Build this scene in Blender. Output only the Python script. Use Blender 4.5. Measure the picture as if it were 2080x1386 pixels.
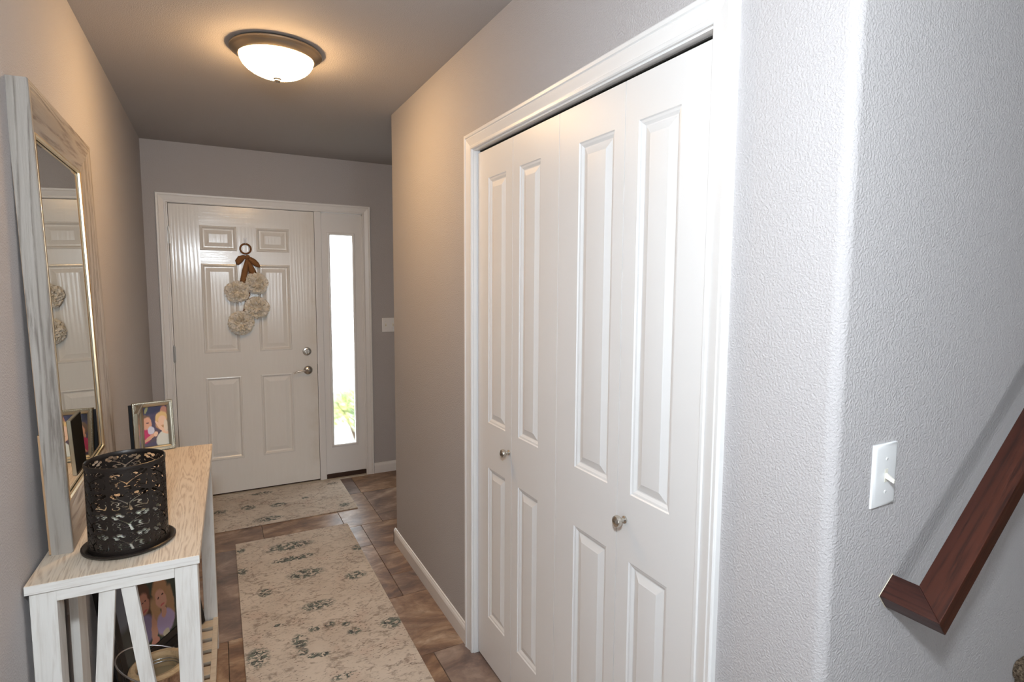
import bpy, bmesh, math, random
import numpy as np
from mathutils import Vector, Matrix

for o in list(bpy.data.objects):
    bpy.data.objects.remove(o, do_unlink=True)
SC = bpy.context.scene
COL = SC.collection
PI = math.pi
random.seed(7)

# ------------------------------------------------------------------ camera, world, light, exposure
F_PX, PU, PV = 1149.884, 1061.345, 682.143
CAM = Vector((0.3958, 0.0, 1.5246))
YAW, PITCH, ROLL = math.radians(28.469), math.radians(5.135), math.radians(0.384)
fw = Vector((math.sin(YAW) * math.cos(PITCH), math.cos(YAW) * math.cos(PITCH), -math.sin(PITCH)))
rt = Vector((math.cos(YAW), -math.sin(YAW), 0))
up = rt.cross(fw)
rt2 = rt * math.cos(ROLL) + up * math.sin(ROLL)
up2 = up * math.cos(ROLL) - rt * math.sin(ROLL)
cd = bpy.data.cameras.new('camera')
cam = bpy.data.objects.new('camera', cd)
COL.objects.link(cam)
mw = Matrix.Identity(4)
for i in range(3):
    mw[i][0], mw[i][1], mw[i][2], mw[i][3] = rt2[i], up2[i], -fw[i], CAM[i]
cam.matrix_world = mw
cd.sensor_fit = 'HORIZONTAL'
cd.sensor_width = 36.0
cd.lens = F_PX * 36.0 / 2080.0
cd.shift_x = -(PU - 1040.0) / 2080.0
cd.shift_y = (PV - 693.0) / 2080.0
cd.clip_start = 0.02
SC.camera = cam

SC.view_settings.view_transform = 'Standard'
SC.view_settings.look = 'None'
SC.view_settings.gamma = 1.0
SC.view_settings.use_curve_mapping = False
SC.view_settings.exposure = 0.0

w = bpy.data.worlds.new('sky')
SC.world = w
w.use_nodes = True
bg = w.node_tree.nodes['Background']
bg.inputs[0].default_value = (0.90, 0.96, 1.0, 1)
bg.inputs[1].default_value = 7.5
try:
    SC.cycles.use_denoising = True
    SC.cycles.max_bounces = 7
    SC.cycles.diffuse_bounces = 4
    SC.cycles.glossy_bounces = 3
    SC.cycles.use_adaptive_sampling = True
    SC.cycles.adaptive_threshold = 0.04
    SC.cycles.sample_clamp_indirect = 6.0
    SC.cycles.caustics_reflective = False
except Exception:
    pass

FLASH_POS = (0.35, -0.02, 1.89)  # globe light added in place of a flash above the camera
FLASH_STRENGTH = 660.0
FLASH_COL = (0.85, 0.94, 1.01)
CEILING_STRENGTH = 64.0
CEILING_COL = (1.0, 0.62, 0.285)
al = bpy.data.lights.new('added_fill_light', 'AREA')  # added soft fill from behind, set at an unseen window
al.shape = 'RECTANGLE'
al.size, al.size_y = 1.1, 1.3
al.energy = 16.0
al.color = (0.88, 0.95, 1.0)
alo = bpy.data.objects.new('added_fill_light', al)
COL.objects.link(alo)
alo.location = (1.1, -3.93, 1.55)
alo.rotation_euler = (PI / 2, 0, 0)       # -Z of the light faces +Y

# ------------------------------------------------------------------ room numbers
D = 4.4863        # front wall
W = 1.2866        # closet wall
H = 2.4528        # ceiling
YR = 3.197        # far end of closet wall
YC = 0.5582       # stair wall
XE = 2.45         # entry side wall
XR = 4.6          # end of stair wall
YB = -4.0         # back wall

# ------------------------------------------------------------------ helpers
ORG = {}


class MB:
    def __init__(s):
        s.v, s.f = [], []

    def add(s, vs, fs):
        n = len(s.v)
        s.v += [tuple(p) for p in vs]
        s.f += [tuple(i + n for i in f) for f in fs]
        return s

    def box(s, x0, x1, y0, y1, z0, z1):
        v = [(x, y, z) for z in (z0, z1) for y in (y0, y1) for x in (x0, x1)]
        return s.add(v, [(0, 2, 3, 1), (4, 5, 7, 6), (0, 1, 5, 4), (2, 6, 7, 3), (0, 4, 6, 2), (1, 3, 7, 5)])

    def hexa(s, p):   # 8 points: bottom loop 0-3, top loop 4-7
        return s.add(p, [(3, 2, 1, 0), (4, 5, 6, 7), (0, 1, 5, 4), (1, 2, 6, 5), (2, 3, 7, 6), (3, 0, 4, 7)])

    def bar(s, a, b, wv, hv):   # bar from a to b, half widths as vectors
        a, b, wv, hv = Vector(a), Vector(b), Vector(wv), Vector(hv)
        p = [a - wv - hv, a + wv - hv, a + wv + hv, a - wv + hv]
        q = [b - wv - hv, b + wv - hv, b + wv + hv, b - wv + hv]
        return s.hexa(p + q)

    def tube(s, path, r, n=10, closed=False, cap=True):
        path = [Vector(p) for p in path]
        m = len(path)
        rs = r if isinstance(r, (list, tuple)) else [r] * m
        vs, fs = [], []
        prev = None
        for i, p in enumerate(path):
            if closed:
                t = path[(i + 1) % m] - path[i - 1]
            else:
                t = path[min(i + 1, m - 1)] - path[max(i - 1, 0)]
            t.normalize()
            if prev is None:
                a = t.orthogonal().normalized()
            else:
                a = (prev - t * prev.dot(t)).normalized()
            prev = a
            b = t.cross(a)
            for k in range(n):
                c = 2 * PI * k / n
                vs.append(p + (a * math.cos(c) + b * math.sin(c)) * rs[i])
        rings = m if closed else m - 1
        for i in range(rings):
            j = (i + 1) % m
            for k in range(n):
                l = (k + 1) % n
                fs.append((i * n + k, i * n + l, j * n + l, j * n + k))
        if cap and not closed:
            fs.append(tuple(reversed(range(n))))
            fs.append(tuple((m - 1) * n + k for k in range(n)))
        return s.add(vs, fs)

    def lathe(s, prof, n, o=(0, 0, 0), ax=None, closed=False):
        """prof: (r, h) list turned about axis ax (default +z) through o"""
        o = Vector(o)
        ax = Vector(ax or (0, 0, 1)).normalized()
        a = ax.orthogonal().normalized() if abs(ax.z) < .99 else Vector((1, 0, 0))
        b = ax.cross(a)
        vs, fs, idx = [], [], []
        for r, h in prof:
            if r < 1e-6:
                idx.append([len(vs)])
                vs.append(o + ax * h)
            else:
                idx.append(list(range(len(vs), len(vs) + n)))
                for k in range(n):
                    c = 2 * PI * k / n
                    vs.append(o + ax * h + (a * math.cos(c) + b * math.sin(c)) * r)
        seq = list(zip(idx[:-1], idx[1:]))
        if closed:
            seq.append((idx[-1], idx[0]))
        for p, q in seq:
            for k in range(n):
                l = (k + 1) % n
                if len(p) == 1 and len(q) == 1:
                    continue
                if len(p) == 1:
                    fs.append((p[0], q[l], q[k]))
                elif len(q) == 1:
                    fs.append((p[k], p[l], q[0]))
                else:
                    fs.append((p[k], p[l], q[l], q[k]))
        return s.add(vs, fs)

    def prism(s, poly, a, b):
        """poly: list of 3D points; extruded by vector b - a"""
        dv = Vector(b) - Vector(a)
        n = len(poly)
        p = [Vector(q) for q in poly]
        vs = p + [q + dv for q in p]
        fs = [tuple(reversed(range(n))), tuple(range(n, 2 * n))]
        for i in range(n):
            j = (i + 1) % n
            fs.append((i, j, n + j, n + i))
        return s.add(vs, fs)

    def build(s, name, m, parent=None, org=None, smooth=None, bevel=0, seg=2, uv=None):
        if org is None:
            org = ORG[parent.name] if parent is not None else (0, 0, 0)
        org = Vector(org)
        me = bpy.data.meshes.new(name)
        me.from_pydata([tuple(Vector(p) - org) for p in s.v], [], s.f)
        if uv is not None:
            l = me.uv_layers.new(name='uv')
            for lp in me.loops:
                l.data[lp.index].uv = uv[lp.vertex_index]
        else:
            bm = bmesh.new()
            bm.from_mesh(me)
            bmesh.ops.recalc_face_normals(bm, faces=bm.faces)
            if bevel > 0:
                bmesh.ops.remove_doubles(bm, verts=bm.verts, dist=1e-6)
                ed = [e for e in bm.edges if len(e.link_faces) == 2 and e.calc_face_angle(0) > 0.6]
                bmesh.ops.bevel(bm, geom=ed, offset=bevel, segments=seg, profile=0.6, affect='EDGES', clamp_overlap=True)
            if smooth:
                for f in bm.faces:
                    f.smooth = True
                for e in bm.edges:
                    if len(e.link_faces) == 2 and e.calc_face_angle(0) > math.radians(smooth):
                        e.smooth = False
            bm.to_mesh(me)
            bm.free()
        me.materials.append(m)
        o = bpy.data.objects.new(name, me)
        COL.objects.link(o)
        if parent is not None:
            o.parent = parent
            o.location = org - Vector(ORG[parent.name])
        else:
            o.location = org
        ORG[o.name] = tuple(org)
        return o


def empty(name, loc, label=None, cat=None, kind=None, group=None):
    o = bpy.data.objects.new(name, None)
    COL.objects.link(o)
    o.location = loc
    o.empty_display_size = 0.05
    ORG[o.name] = tuple(loc)
    tag(o, label, cat, kind, group)
    return o


def tag(o, label=None, cat=None, kind=None, group=None):
    if label:
        o['label'] = label
    if cat:
        o['category'] = cat
    if kind:
        o['kind'] = kind
    if group:
        o['group'] = group
    return o


# ------------------------------------------------------------------ material helpers
class G:
    """tiny node-graph builder"""
    def __init__(s, name):
        s.m = bpy.data.materials.new(name)
        s.m.use_nodes = True
        s.t = s.m.node_tree
        s.b = s.t.nodes['Principled BSDF']
        s.out = s.t.nodes['Material Output']
        s.tc = s.t.nodes.new('ShaderNodeTexCoord')

    def n(s, typ, **kw):
        nd = s.t.nodes.new('ShaderNode' + typ)
        for k, v in kw.items():
            setattr(nd, k, v)
        return nd

    def set(s, nd, key, val):
        if hasattr(val, 'is_linked') or isinstance(val, bpy.types.NodeSocket):
            s.t.links.new(val, nd.inputs[key])
        else:
            nd.inputs[key].default_value = val

    def math(s, op, a, b=0.0, c=None, clamp=False):
        nd = s.n('Math', operation=op, use_clamp=clamp)
        s.set(nd, 0, a)
        s.set(nd, 1, b)
        if c is not None:
            s.set(nd, 2, c)
        return nd.outputs[0]

    def map(s, vec, scale=(1, 1, 1), loc=(0, 0, 0), rot=(0, 0, 0)):
        nd = s.n('Mapping')
        s.set(nd, 'Vector', vec)
        nd.inputs['Scale'].default_value = scale
        nd.inputs['Location'].default_value = loc
        nd.inputs['Rotation'].default_value = rot
        return nd.outputs[0]

    def noise(s, vec, scale, detail=4, rough=.55, dist=0.0, col=False):
        nd = s.n('TexNoise')
        s.set(nd, 'Vector', vec)
        nd.inputs['Scale'].default_value = scale
        nd.inputs['Detail'].default_value = detail
        nd.inputs['Roughness'].default_value = rough
        nd.inputs['Distortion'].default_value = dist
        return nd.outputs[1] if col else nd.outputs[0]

    def voro(s, vec, scale, feat='F1', rnd=1.0):
        nd = s.n('TexVoronoi', feature=feat)
        s.set(nd, 'Vector', vec)
        nd.inputs['Scale'].default_value = scale
        nd.inputs['Randomness'].default_value = rnd
        return nd

    def ramp(s, fac, stops, interp='LINEAR'):
        nd = s.n('ValToRGB')
        s.set(nd, 0, fac)
        r = nd.color_ramp
        r.interpolation = interp
        while len(r.elements) < len(stops):
            r.elements.new(0.5)
        for e, (p, c) in zip(r.elements, stops):
            e.position = p
            e.color = (c[0], c[1], c[2], 1) if not isinstance(c, (int, float)) else (c, c, c, 1)
        return nd.outputs[0]

    def mix(s, fac, a, b, typ='MIX'):
        nd = s.n('MixRGB', blend_type=typ)
        s.set(nd, 0, fac)
        for k, v in ((1, a), (2, b)):
            if isinstance(v, tuple):
                nd.inputs[k].default_value = (v[0], v[1], v[2], 1)
            else:
                s.set(nd, k, v)
        return nd.outputs[0]

    def smooth(s, x, lo, hi):
        nd = s.n('MapRange', interpolation_type='SMOOTHSTEP')
        s.set(nd, 0, x)
        nd.inputs[1].default_value = lo
        nd.inputs[2].default_value = hi
        return nd.outputs[0]

    def col(s, c):
        if isinstance(c, tuple):
            s.b.inputs['Base Color'].default_value = (c[0], c[1], c[2], 1)
        else:
            s.t.links.new(c, s.b.inputs['Base Color'])
        return s

    def p(s, **kw):
        for k, v in kw.items():
            s.set(s.b, {'rough': 'Roughness', 'metal': 'Metallic', 'spec': 'Specular IOR Level', 'coat': 'Coat Weight',
                        'trans': 'Transmission Weight', 'sheen': 'Sheen Weight'}.get(k, k), v)
        return s

    def bump(s, h, strength=.3, dist=.002):
        nd = s.n('Bump')
        nd.inputs['Strength'].default_value = strength
        nd.inputs['Distance'].default_value = dist
        s.set(nd, 'Height', h)
        s.t.links.new(nd.outputs[0], s.b.inputs['Normal'])
        return s

    @property
    def obj(s):
        return s.tc.outputs['Object']

    def rnd(s):
        return s.n('ObjectInfo').outputs['Random']

    def xyz(s, vec):
        nd = s.n('SeparateXYZ')
        s.set(nd, 0, vec)
        return nd.outputs


def wall_paint(name, c, strength=.55):
    g = G(name)
    v = g.obj
    a = g.noise(v, 210, 2, .55)
    g.col(c).p(rough=.8, spec=.15)
    return g.bump(g.smooth(a, .36, .66), strength, .0014).m


M_WALL = wall_paint('wall_paint', (0.475, 0.452, 0.450))
M_CEIL = wall_paint('ceiling_paint', (0.45, 0.425, 0.415), .3)


def gloss(name, c, rough=.35, spec=.5):
    return G(name).col(c).p(rough=rough, spec=spec).m


M_TRIM = gloss('white_trim', (0.81, 0.80, 0.79), .34)
M_LEAF = gloss('closet_white', (0.80, 0.79, 0.78), .38)
M_PLASTIC = gloss('white_plastic', (0.86, 0.86, 0.86), .25)
M_TOGGLE = gloss('ivory_plastic', (0.84, 0.81, 0.72), .3)
M_DARK = gloss('dark_gap', (0.02, 0.018, 0.015), .7)
M_SCREWSLOT = gloss('screw_slot', (0.3, 0.3, 0.3), .5)


def metal(name, c, rough=.3):
    g = G(name).col(c).p(metal=1.0, rough=rough)
    return g.m


M_NICKEL = metal('brushed_nickel', (0.60, 0.57, 0.52), .27)
M_BRONZE = metal('fixture_pan_nickel', (0.40, 0.35, 0.29), .33)
M_PEWTER = metal('pewter_frame', (0.42, 0.39, 0.31), .34)
M_GOLD = metal('champagne_bead', (0.72, 0.58, 0.38), .28)
M_WIRE = metal('galvanised_wire', (0.62, 0.62, 0.62), .3)
M_MIRROR = metal('mirror_silver', (0.84, 0.87, 0.84), .004)
M_IRON = G('dark_bronze_tin').col((0.022, 0.016, 0.013)).p(metal=.35, rough=.38).m
M_HINGE = metal('hinge_steel', (0.5, 0.48, 0.45), .35)


def door_grain():
    g = G('front_door_grain')
    v = g.obj
    st = g.map(v, (26, 26, 1.6))
    n = g.noise(st, 3.2, 5, .62, 1.2)
    wv = g.n('TexWave', wave_type='BANDS', bands_direction='X')
    g.set(wv, 'Vector', g.map(v, (9, 9, .7)))
    wv.inputs['Scale'].default_value = 1.6
    wv.inputs['Distortion'].default_value = 6.0
    wv.inputs['Detail'].default_value = 3.0
    wv.inputs['Detail Scale'].default_value = 1.2
    hv = g.math('ADD', g.math('MULTIPLY', n, .6), g.math('MULTIPLY', wv.outputs[1], .5))
    x, y, z = g.xyz(v)
    nh = g.noise(g.map(v, (1.6, 26, 34)), 3.2, 5, .62, 1.0)
    inx = g.math('MULTIPLY', g.math('GREATER_THAN', x, .176), g.math('LESS_THAN', x, .744))
    rail = None
    for za, zb in ((-1, .242), (.842, 1.014), (1.635, 1.727), (1.895, 3)):
        k = g.math('MULTIPLY', g.math('GREATER_THAN', z, za), g.math('LESS_THAN', z, zb))
        rail = k if rail is None else g.math('ADD', rail, k)
    rail = g.math('MULTIPLY', rail, inx)
    hm = g.n('Mix')
    g.set(hm, 0, rail)
    g.set(hm, 2, hv)
    g.set(hm, 3, nh)
    h = hm.outputs[0]
    # handled edge near the lock is yellowed with wear
    wear = g.math('MULTIPLY', g.smooth(x, .80, .92), g.smooth(g.noise(v, 5, 3), .35, .7))
    base = g.mix(g.math('MULTIPLY', wear, .45), (0.85, 0.835, 0.80), (0.67, 0.60, 0.49))
    g.col(g.mix(g.math('MULTIPLY', g.smooth(n, .3, .75), .10), base, (0.68, 0.65, 0.60))).p(rough=.16, spec=.5)
    return g.bump(h, .3, .0012).m


M_DOOR = door_grain()


def wood(name, c0, c1, c2, along='y', scale=1.0, rough=.55, line=.5, bumpy=.3, ring=8.0, rot=None):
    """grain runs along one object axis"""
    g = G(name)
    sc = {'x': (.6, 9, 9), 'y': (9, .6, 9), 'z': (9, 9, .6)}[along]
    v0 = g.map(g.obj, rot=rot) if rot else g.obj
    v = g.map(v0, tuple(k * scale for k in sc))
    r = g.n('ObjectInfo').outputs['Random']
    off = g.n('VectorMath', operation='ADD')
    cmb = g.n('CombineXYZ')
    for k in range(3):
        g.set(cmb, k, g.math('MULTIPLY', r, 17.0 + 9 * k))
    g.set(off, 0, v)
    g.set(off, 1, cmb.outputs[0])
    v2 = off.outputs[0]
    n1 = g.noise(v2, 1.1, 3, .5, .6)
    rings = g.math('FRACT', g.math('MULTIPLY', n1, ring))
    rr = g.smooth(g.math('ABSOLUTE', g.math('SUBTRACT', rings, .5)), .08, .5)
    fine = g.noise(v2, 14, 5, .65)
    c = g.mix(g.smooth(n1, .3, .7), c0, c1)
    c = g.mix(g.math('MULTIPLY', g.math('MULTIPLY', rr, g.smooth(fine, .35, .62)), line), c, c2)
    g.col(c).p(rough=rough, spec=.35)
    return g.bump(g.math('ADD', g.math('MULTIPLY', rr, -.6), fine), bumpy, .0012).m


M_TOPWOOD = wood('oak_whitewash_top', (0.76, 0.66, 0.54), (0.70, 0.58, 0.45), (0.42, 0.31, 0.22), 'y', 1.7, .5, .75, .35, 18)
M_TBLWOOD = wood('whitewash_lit_legs', (0.79, 0.77, 0.735), (0.73, 0.705, 0.66), (0.53, 0.48, 0.42), 'z', 1.6, .55, .4, .3, 9)  # same whitewashed wood as the top, flash brightness painted in as a whiter tone
M_TBLWOODX = wood('whitewash_lit_apron', (0.79, 0.77, 0.735), (0.73, 0.705, 0.66), (0.53, 0.48, 0.42), 'x', 1.6, .55, .4, .3, 9)  # crosswise copy of the whiter, flash-lit tone
M_SLAT = wood('shelf_slat_wood', (0.66, 0.58, 0.46), (0.60, 0.51, 0.39), (0.42, 0.33, 0.24), 'x', 1.6, .55, .4, .3, 7)
M_MIRF_V = wood('grey_weathered_frame_v', (0.38, 0.345, 0.31), (0.30, 0.265, 0.23), (0.14, 0.115, 0.095), 'z', 1.1, .5, .8, .8, 11)
M_MIRF_H = wood('grey_weathered_frame_h', (0.38, 0.345, 0.31), (0.30, 0.265, 0.23), (0.14, 0.115, 0.095), 'y', 1.1, .5, .8, .8, 11)
M_BACKING = wood('brown_backing', (0.42, 0.26, 0.14), (0.36, 0.21, 0.11), (0.2, .11, .06), 'z', 1.0, .7, .3)
M_RAIL = wood('mahogany_rail', (0.068, 0.0195, 0.011), (0.046, 0.0132, 0.0082), (0.013, 0.006, 0.0045), 'x', 1.5, .30, .75, .12, 9, rot=(0, math.atan2(.815, 1.0), 0))
M_RAILY = wood('mahogany_return', (0.056, 0.018, 0.012), (0.042, 0.013, 0.009), (0.014, 0.006, 0.005), 'y', 1.5, .32, .75, .12, 9)
M_SILL = wood('dark_sill', (0.06, 0.03, 0.02), (0.04, 0.02, 0.012), (0.02, .01, .007), 'x', 1, .5, .4)
M_RIMWOOD = wood('pail_rim_wood', (0.62, 0.43, 0.24), (0.52, 0.34, 0.18), (0.33, 0.2, 0.1), 'x', 2, .5, .5)


def tile_mat():
    g = G('slate_look_tile')
    r = g.rnd()
    cmb = g.n('CombineXYZ')
    for k in range(3):
        g.set(cmb, k, g.math('MULTIPLY', r, 31.0 + 13 * k))
    off = g.n('VectorMath', operation='ADD')
    g.set(off, 0, g.obj)
    g.set(off, 1, cmb.outputs[0])
    v = off.outputs[0]
    vv = g.map(v, (2.2, 3.3, 3.0))
    a = g.noise(vv, 1.5, 7, .62, 1.5)
    b = g.noise(g.map(v, (3.0, 6.5, 3)), 3.5, 7, .7, .8)
    c = g.ramp(a, [(.28, (0.085, 0.050, 0.036)), (.42, (0.19, 0.105, 0.062)), (.52, (0.30, 0.18, 0.105)), (.62, (0.43, 0.29, 0.185)), (.74, (0.60, 0.46, 0.33))])
    c = g.mix(g.math('MULTIPLY', g.smooth(b, .42, .68), .55), c, (0.12, 0.07, 0.05))
    slate = g.ramp(a, [(.3, (0.085, 0.075, 0.078)), (.5, (0.19, 0.155, 0.15)), (.7, (0.38, 0.30, 0.265))])
    r2 = g.math('FRACT', g.math('MULTIPLY', r, 7.31))
    c = g.mix(g.math('MULTIPLY', g.smooth(r2, .55, .95), .75), c, slate)
    g.col(c).p(rough=g.ramp(b, [(.3, .28), (.7, .46)]), spec=.5)
    return g.bump(g.math('ADD', a, g.math('MULTIPLY', b, .6)), .3, .002).m


M_TILE = tile_mat()
M_GROUT = gloss('grout', (0.045, 0.034, 0.028), .8)


def rug_mat(name, ctr, blobs, ring=None):
    g = G(name)
    v = g.obj
    x, y, z = g.xyz(v)
    base = g.mix(g.smooth(g.noise(v, 4, 4, .6), .3, .7), (0.66, 0.585, 0.50), (0.56, 0.485, 0.405))
    base = g.mix(g.math('MULTIPLY', g.smooth(g.noise(v, 9, 3), .5, .72), .5), base, (0.57, 0.44, 0.36))
    # faded scroll lines, drawn out across the runner
    dv = g.noise(v, 7, 3, .5, col=True)
    add = g.n('VectorMath', operation='MULTIPLY_ADD')
    g.set(add, 0, dv)
    add.inputs[1].default_value = (.20, .16, .12)
    g.set(add, 2, v)
    ve = g.voro(g.map(add.outputs[0], (.62, 1.25, 1)), 12, 'DISTANCE_TO_EDGE').outputs[0]
    lines = g.math('SUBTRACT', 1.0, g.smooth(ve, .02, .11))
    gate = g.smooth(g.noise(v, 6.5, 3), .36, .52)
    wornm = g.smooth(g.noise(g.map(v, (.6, 1, 1)), 55, 4, .7), .44, .58)
    lm = g.math('MULTIPLY', g.math('MULTIPLY', lines, gate), wornm)
    c = g.mix(g.math('MULTIPLY', lm, .62), base, (0.22, 0.17, 0.135))
    v3 = g.voro(g.map(add.outputs[0], (.8, 1.3, 1), (3, 1, 0)), 24, 'DISTANCE_TO_EDGE').outputs[0]
    l3 = g.math('MULTIPLY', g.math('SUBTRACT', 1.0, g.smooth(v3, .02, .13)), g.smooth(g.noise(v, 12, 3), .44, .6))
    c = g.mix(g.math('MULTIPLY', g.math('MULTIPLY', l3, wornm), .6), c, (0.30, 0.235, 0.18))
    # worn dark flecks
    fl = g.noise(g.map(v, (30, 62, 1)), 1.9, 3, .6)
    fg = g.smooth(g.noise(v, 9, 3), .36, .56)
    c = g.mix(g.math('MULTIPLY', g.math('MULTIPLY', g.smooth(fl, .575, .65), fg), .8), c, (0.13, 0.10, 0.08))
    tot = None
    for bx, by, rx, ry in blobs:
        dx = g.math('DIVIDE', g.math('SUBTRACT', x, bx - ctr[0]), rx)
        dy = g.math('DIVIDE', g.math('SUBTRACT', y, by - ctr[1]), ry)
        d2 = g.math('ADD', g.math('MULTIPLY', dx, dx), g.math('MULTIPLY', dy, dy))
        mk = g.math('SUBTRACT', 1.0, g.smooth(d2, .35, 1.25))
        tot = mk if tot is None else g.math('MAXIMUM', tot, mk)
    leaf = g.noise(g.map(v, (48, 62, 1)), 1.0, 2, .55, .8)
    th = g.math('MULTIPLY', tot, g.smooth(leaf, .43, .51))
    teal = g.mix(g.smooth(g.noise(v, 90, 2), .42, .6), (0.14, 0.175, 0.145), (0.028, 0.04, 0.045))
    c = g.mix(g.math('MULTIPLY', th, .92), c, teal)
    if ring:
        cx, cy, rx, ry = ring
        dx = g.math('DIVIDE', g.math('SUBTRACT', x, cx - ctr[0]), rx)
        dy = g.math('DIVIDE', g.math('SUBTRACT', y, cy - ctr[1]), ry)
        dd = g.math('SQRT', g.math('ADD', g.math('MULTIPLY', dx, dx), g.math('MULTIPLY', dy, dy)))
        wob = g.math('ADD', dd, g.math('MULTIPLY', g.math('SUBTRACT', g.noise(v, 16, 3), .5), .35))
        rg = g.math('SUBTRACT', 1.0, g.smooth(g.math('ABSOLUTE', g.math('SUBTRACT', wob, 1.0)), .02, .075))
        rg2 = g.math('SUBTRACT', 1.0, g.smooth(g.math('ABSOLUTE', g.math('SUBTRACT', wob, 1.45)), .02, .06))
        c = g.mix(g.math('MULTIPLY', g.math('MULTIPLY', g.math('MAXIMUM', rg, rg2), wornm), .5), c, (0.2, .16, .125))
    g.col(c).p(rough=.95, spec=.1, sheen=.15)
    wv = g.noise(v, 420, 2)
    return g.bump(g.math('ADD', wv, g.math('MULTIPLY', th, -.5)), .5, .0015).m


def carpet_mat():
    g = G('stair_carpet_pile')
    a = g.noise(g.obj, 190, 3, .7)
    b = g.noise(g.obj, 60, 3, .6)
    c = g.ramp(a, [(.32, (0.055, 0.04, 0.03)), (.48, (0.17, 0.125, 0.085)), (.66, (0.36, 0.27, 0.19))])
    g.col(c).p(rough=1.0, spec=.05)
    return g.bump(g.math('ADD', a, b), 1.0, .012).m


M_CARPET = carpet_mat()


def glow(name, c, s, base=(.9, .9, .9)):
    g = G(name).col(base).p(rough=.3)
    g.b.inputs['Emission Color'].default_value = (c[0], c[1], c[2], 1)
    g.b.inputs['Emission Strength'].default_value = s
    return g.m


M_DOME = glow('lit_alabaster_glass', CEILING_COL, CEILING_STRENGTH)
M_FLASH = glow('flash_globe_glow', FLASH_COL, FLASH_STRENGTH)  # glow of the added flash stand-in


def pane_glass():
    g = G('obscure_pane_glass')
    t = g.t
    tr = g.n('BsdfTransparent')
    tr.inputs[0].default_value = (.95, .97, .97, 1)
    rf = g.n('BsdfRefraction')
    rf.inputs['Roughness'].default_value = .30
    rf.inputs['IOR'].default_value = 1.03
    gl = g.n('BsdfGlossy')
    gl.inputs['Roughness'].default_value = .08
    m1 = g.n('MixShader')
    m1.inputs[0].default_value = .55
    t.links.new(tr.outputs[0], m1.inputs[1])
    t.links.new(rf.outputs[0], m1.inputs[2])
    m2 = g.n('MixShader')
    m2.inputs[0].default_value = .06
    t.links.new(m1.outputs[0], m2.inputs[1])
    t.links.new(gl.outputs[0], m2.inputs[2])
    t.links.new(m2.outputs[0], g.out.inputs[0])
    return g.m


M_PANE = pane_glass()


def clear_glass():
    g = G('clear_glass')
    tr = g.n('BsdfTransparent')
    gl = g.n('BsdfGlossy')
    gl.inputs['Roughness'].default_value = .03
    m2 = g.n('MixShader')
    m2.inputs[0].default_value = .10
    g.t.links.new(tr.outputs[0], m2.inputs[1])
    g.t.links.new(gl.outputs[0], m2.inputs[2])
    g.t.links.new(m2.outputs[0], g.out.inputs[0])
    return g.m


M_CLEAR = clear_glass()


def print_mat(name, bgc, shapes):
    """flat photographic print: soft ellipses (cx, cy, rx, ry, angle, colour, softness) in uv space"""
    g = G(name)
    uv = g.tc.outputs['UV']
    x, y, z = g.xyz(uv)
    n1 = g.math('MULTIPLY', g.math('SUBTRACT', g.noise(uv, 9, 3), .5), .06)
    n2 = g.math('MULTIPLY', g.math('SUBTRACT', g.noise(g.map(uv, (1, 1, 1), (5, 3, 0)), 9, 3), .5), .06)
    x, y = g.math('ADD', x, n1), g.math('ADD', y, n2)
    c = g.mix(g.noise(uv, 5, 3), bgc[0], bgc[1])
    for cx, cy, rx, ry, an, cc, so in shapes:
        ca, sa = math.cos(an), math.sin(an)
        dx, dy = g.math('SUBTRACT', x, cx), g.math('SUBTRACT', y, cy)
        u = g.math('DIVIDE', g.math('ADD', g.math('MULTIPLY', dx, ca), g.math('MULTIPLY', dy, sa)), rx)
        q = g.math('DIVIDE', g.math('SUBTRACT', g.math('MULTIPLY', dy, ca), g.math('MULTIPLY', dx, sa)), ry)
        d2 = g.math('ADD', g.math('MULTIPLY', u, u), g.math('MULTIPLY', q, q))
        c = g.mix(g.math('SUBTRACT', 1.0, g.smooth(d2, 1.0 - so, 1.0 + so)), c, cc)
    return g.col(c).p(rough=.22, spec=.5).m


# ------------------------------------------------------------------ SETTING: floor
floor = empty('floor', (1.0, 2.0, 0), 'brown slate-look tile floor of the entry hall', 'floor', 'structure')
MB().box(0, XE, YC - .2, D + .0, -.06, -.0035).build('grout_bed', M_GROUT, floor)
TH = .003
tiles = []


def trow(y0, y1, xs):
    for a, b in zip(xs[:-1], xs[1:]):
        tiles.append((a, b, y0, y1))


trow(4.10, D, [0, .37, .83, 1.285, 1.75, 2.1, XE])
trow(3.53, 4.10, [0, .14, .60, 1.063, 1.292, 1.76, XE])
tiles += [(0, .29, 3.225, 3.53), (.29, .75, 3.225, 3.53), (.75, 1.155, 3.225, 3.53)]
tiles += [(0, .45, 2.61, 3.225), (.45, .70, 2.61, 3.225), (.70, 1.155, 2.61, 3.225)]
tiles += [(1.155, 1.62, 3.07, 3.53), (1.62, XE, 3.07, 3.53), (1.155, 1.62, 2.83, 3.07), (1.155, 1.62, 2.61, 2.83), (1.62, XE, 2.61, 3.07)]
trow(2.13, 2.61, [0, .39, .85, 1.31, 1.78, XE])
trow(1.68, 2.13, [0, .22, .68, 1.14, 1.36, 1.82, XE])
trow(1.22, 1.68, [0, .45, .91, 1.37, 1.82, XE])
trow(.76, 1.22, [0, .23, .69, 1.15, 1.38, 1.84, XE])
trow(YC - .2, .76, [0, .45, .91, 1.37, 1.82, XE])
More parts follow.
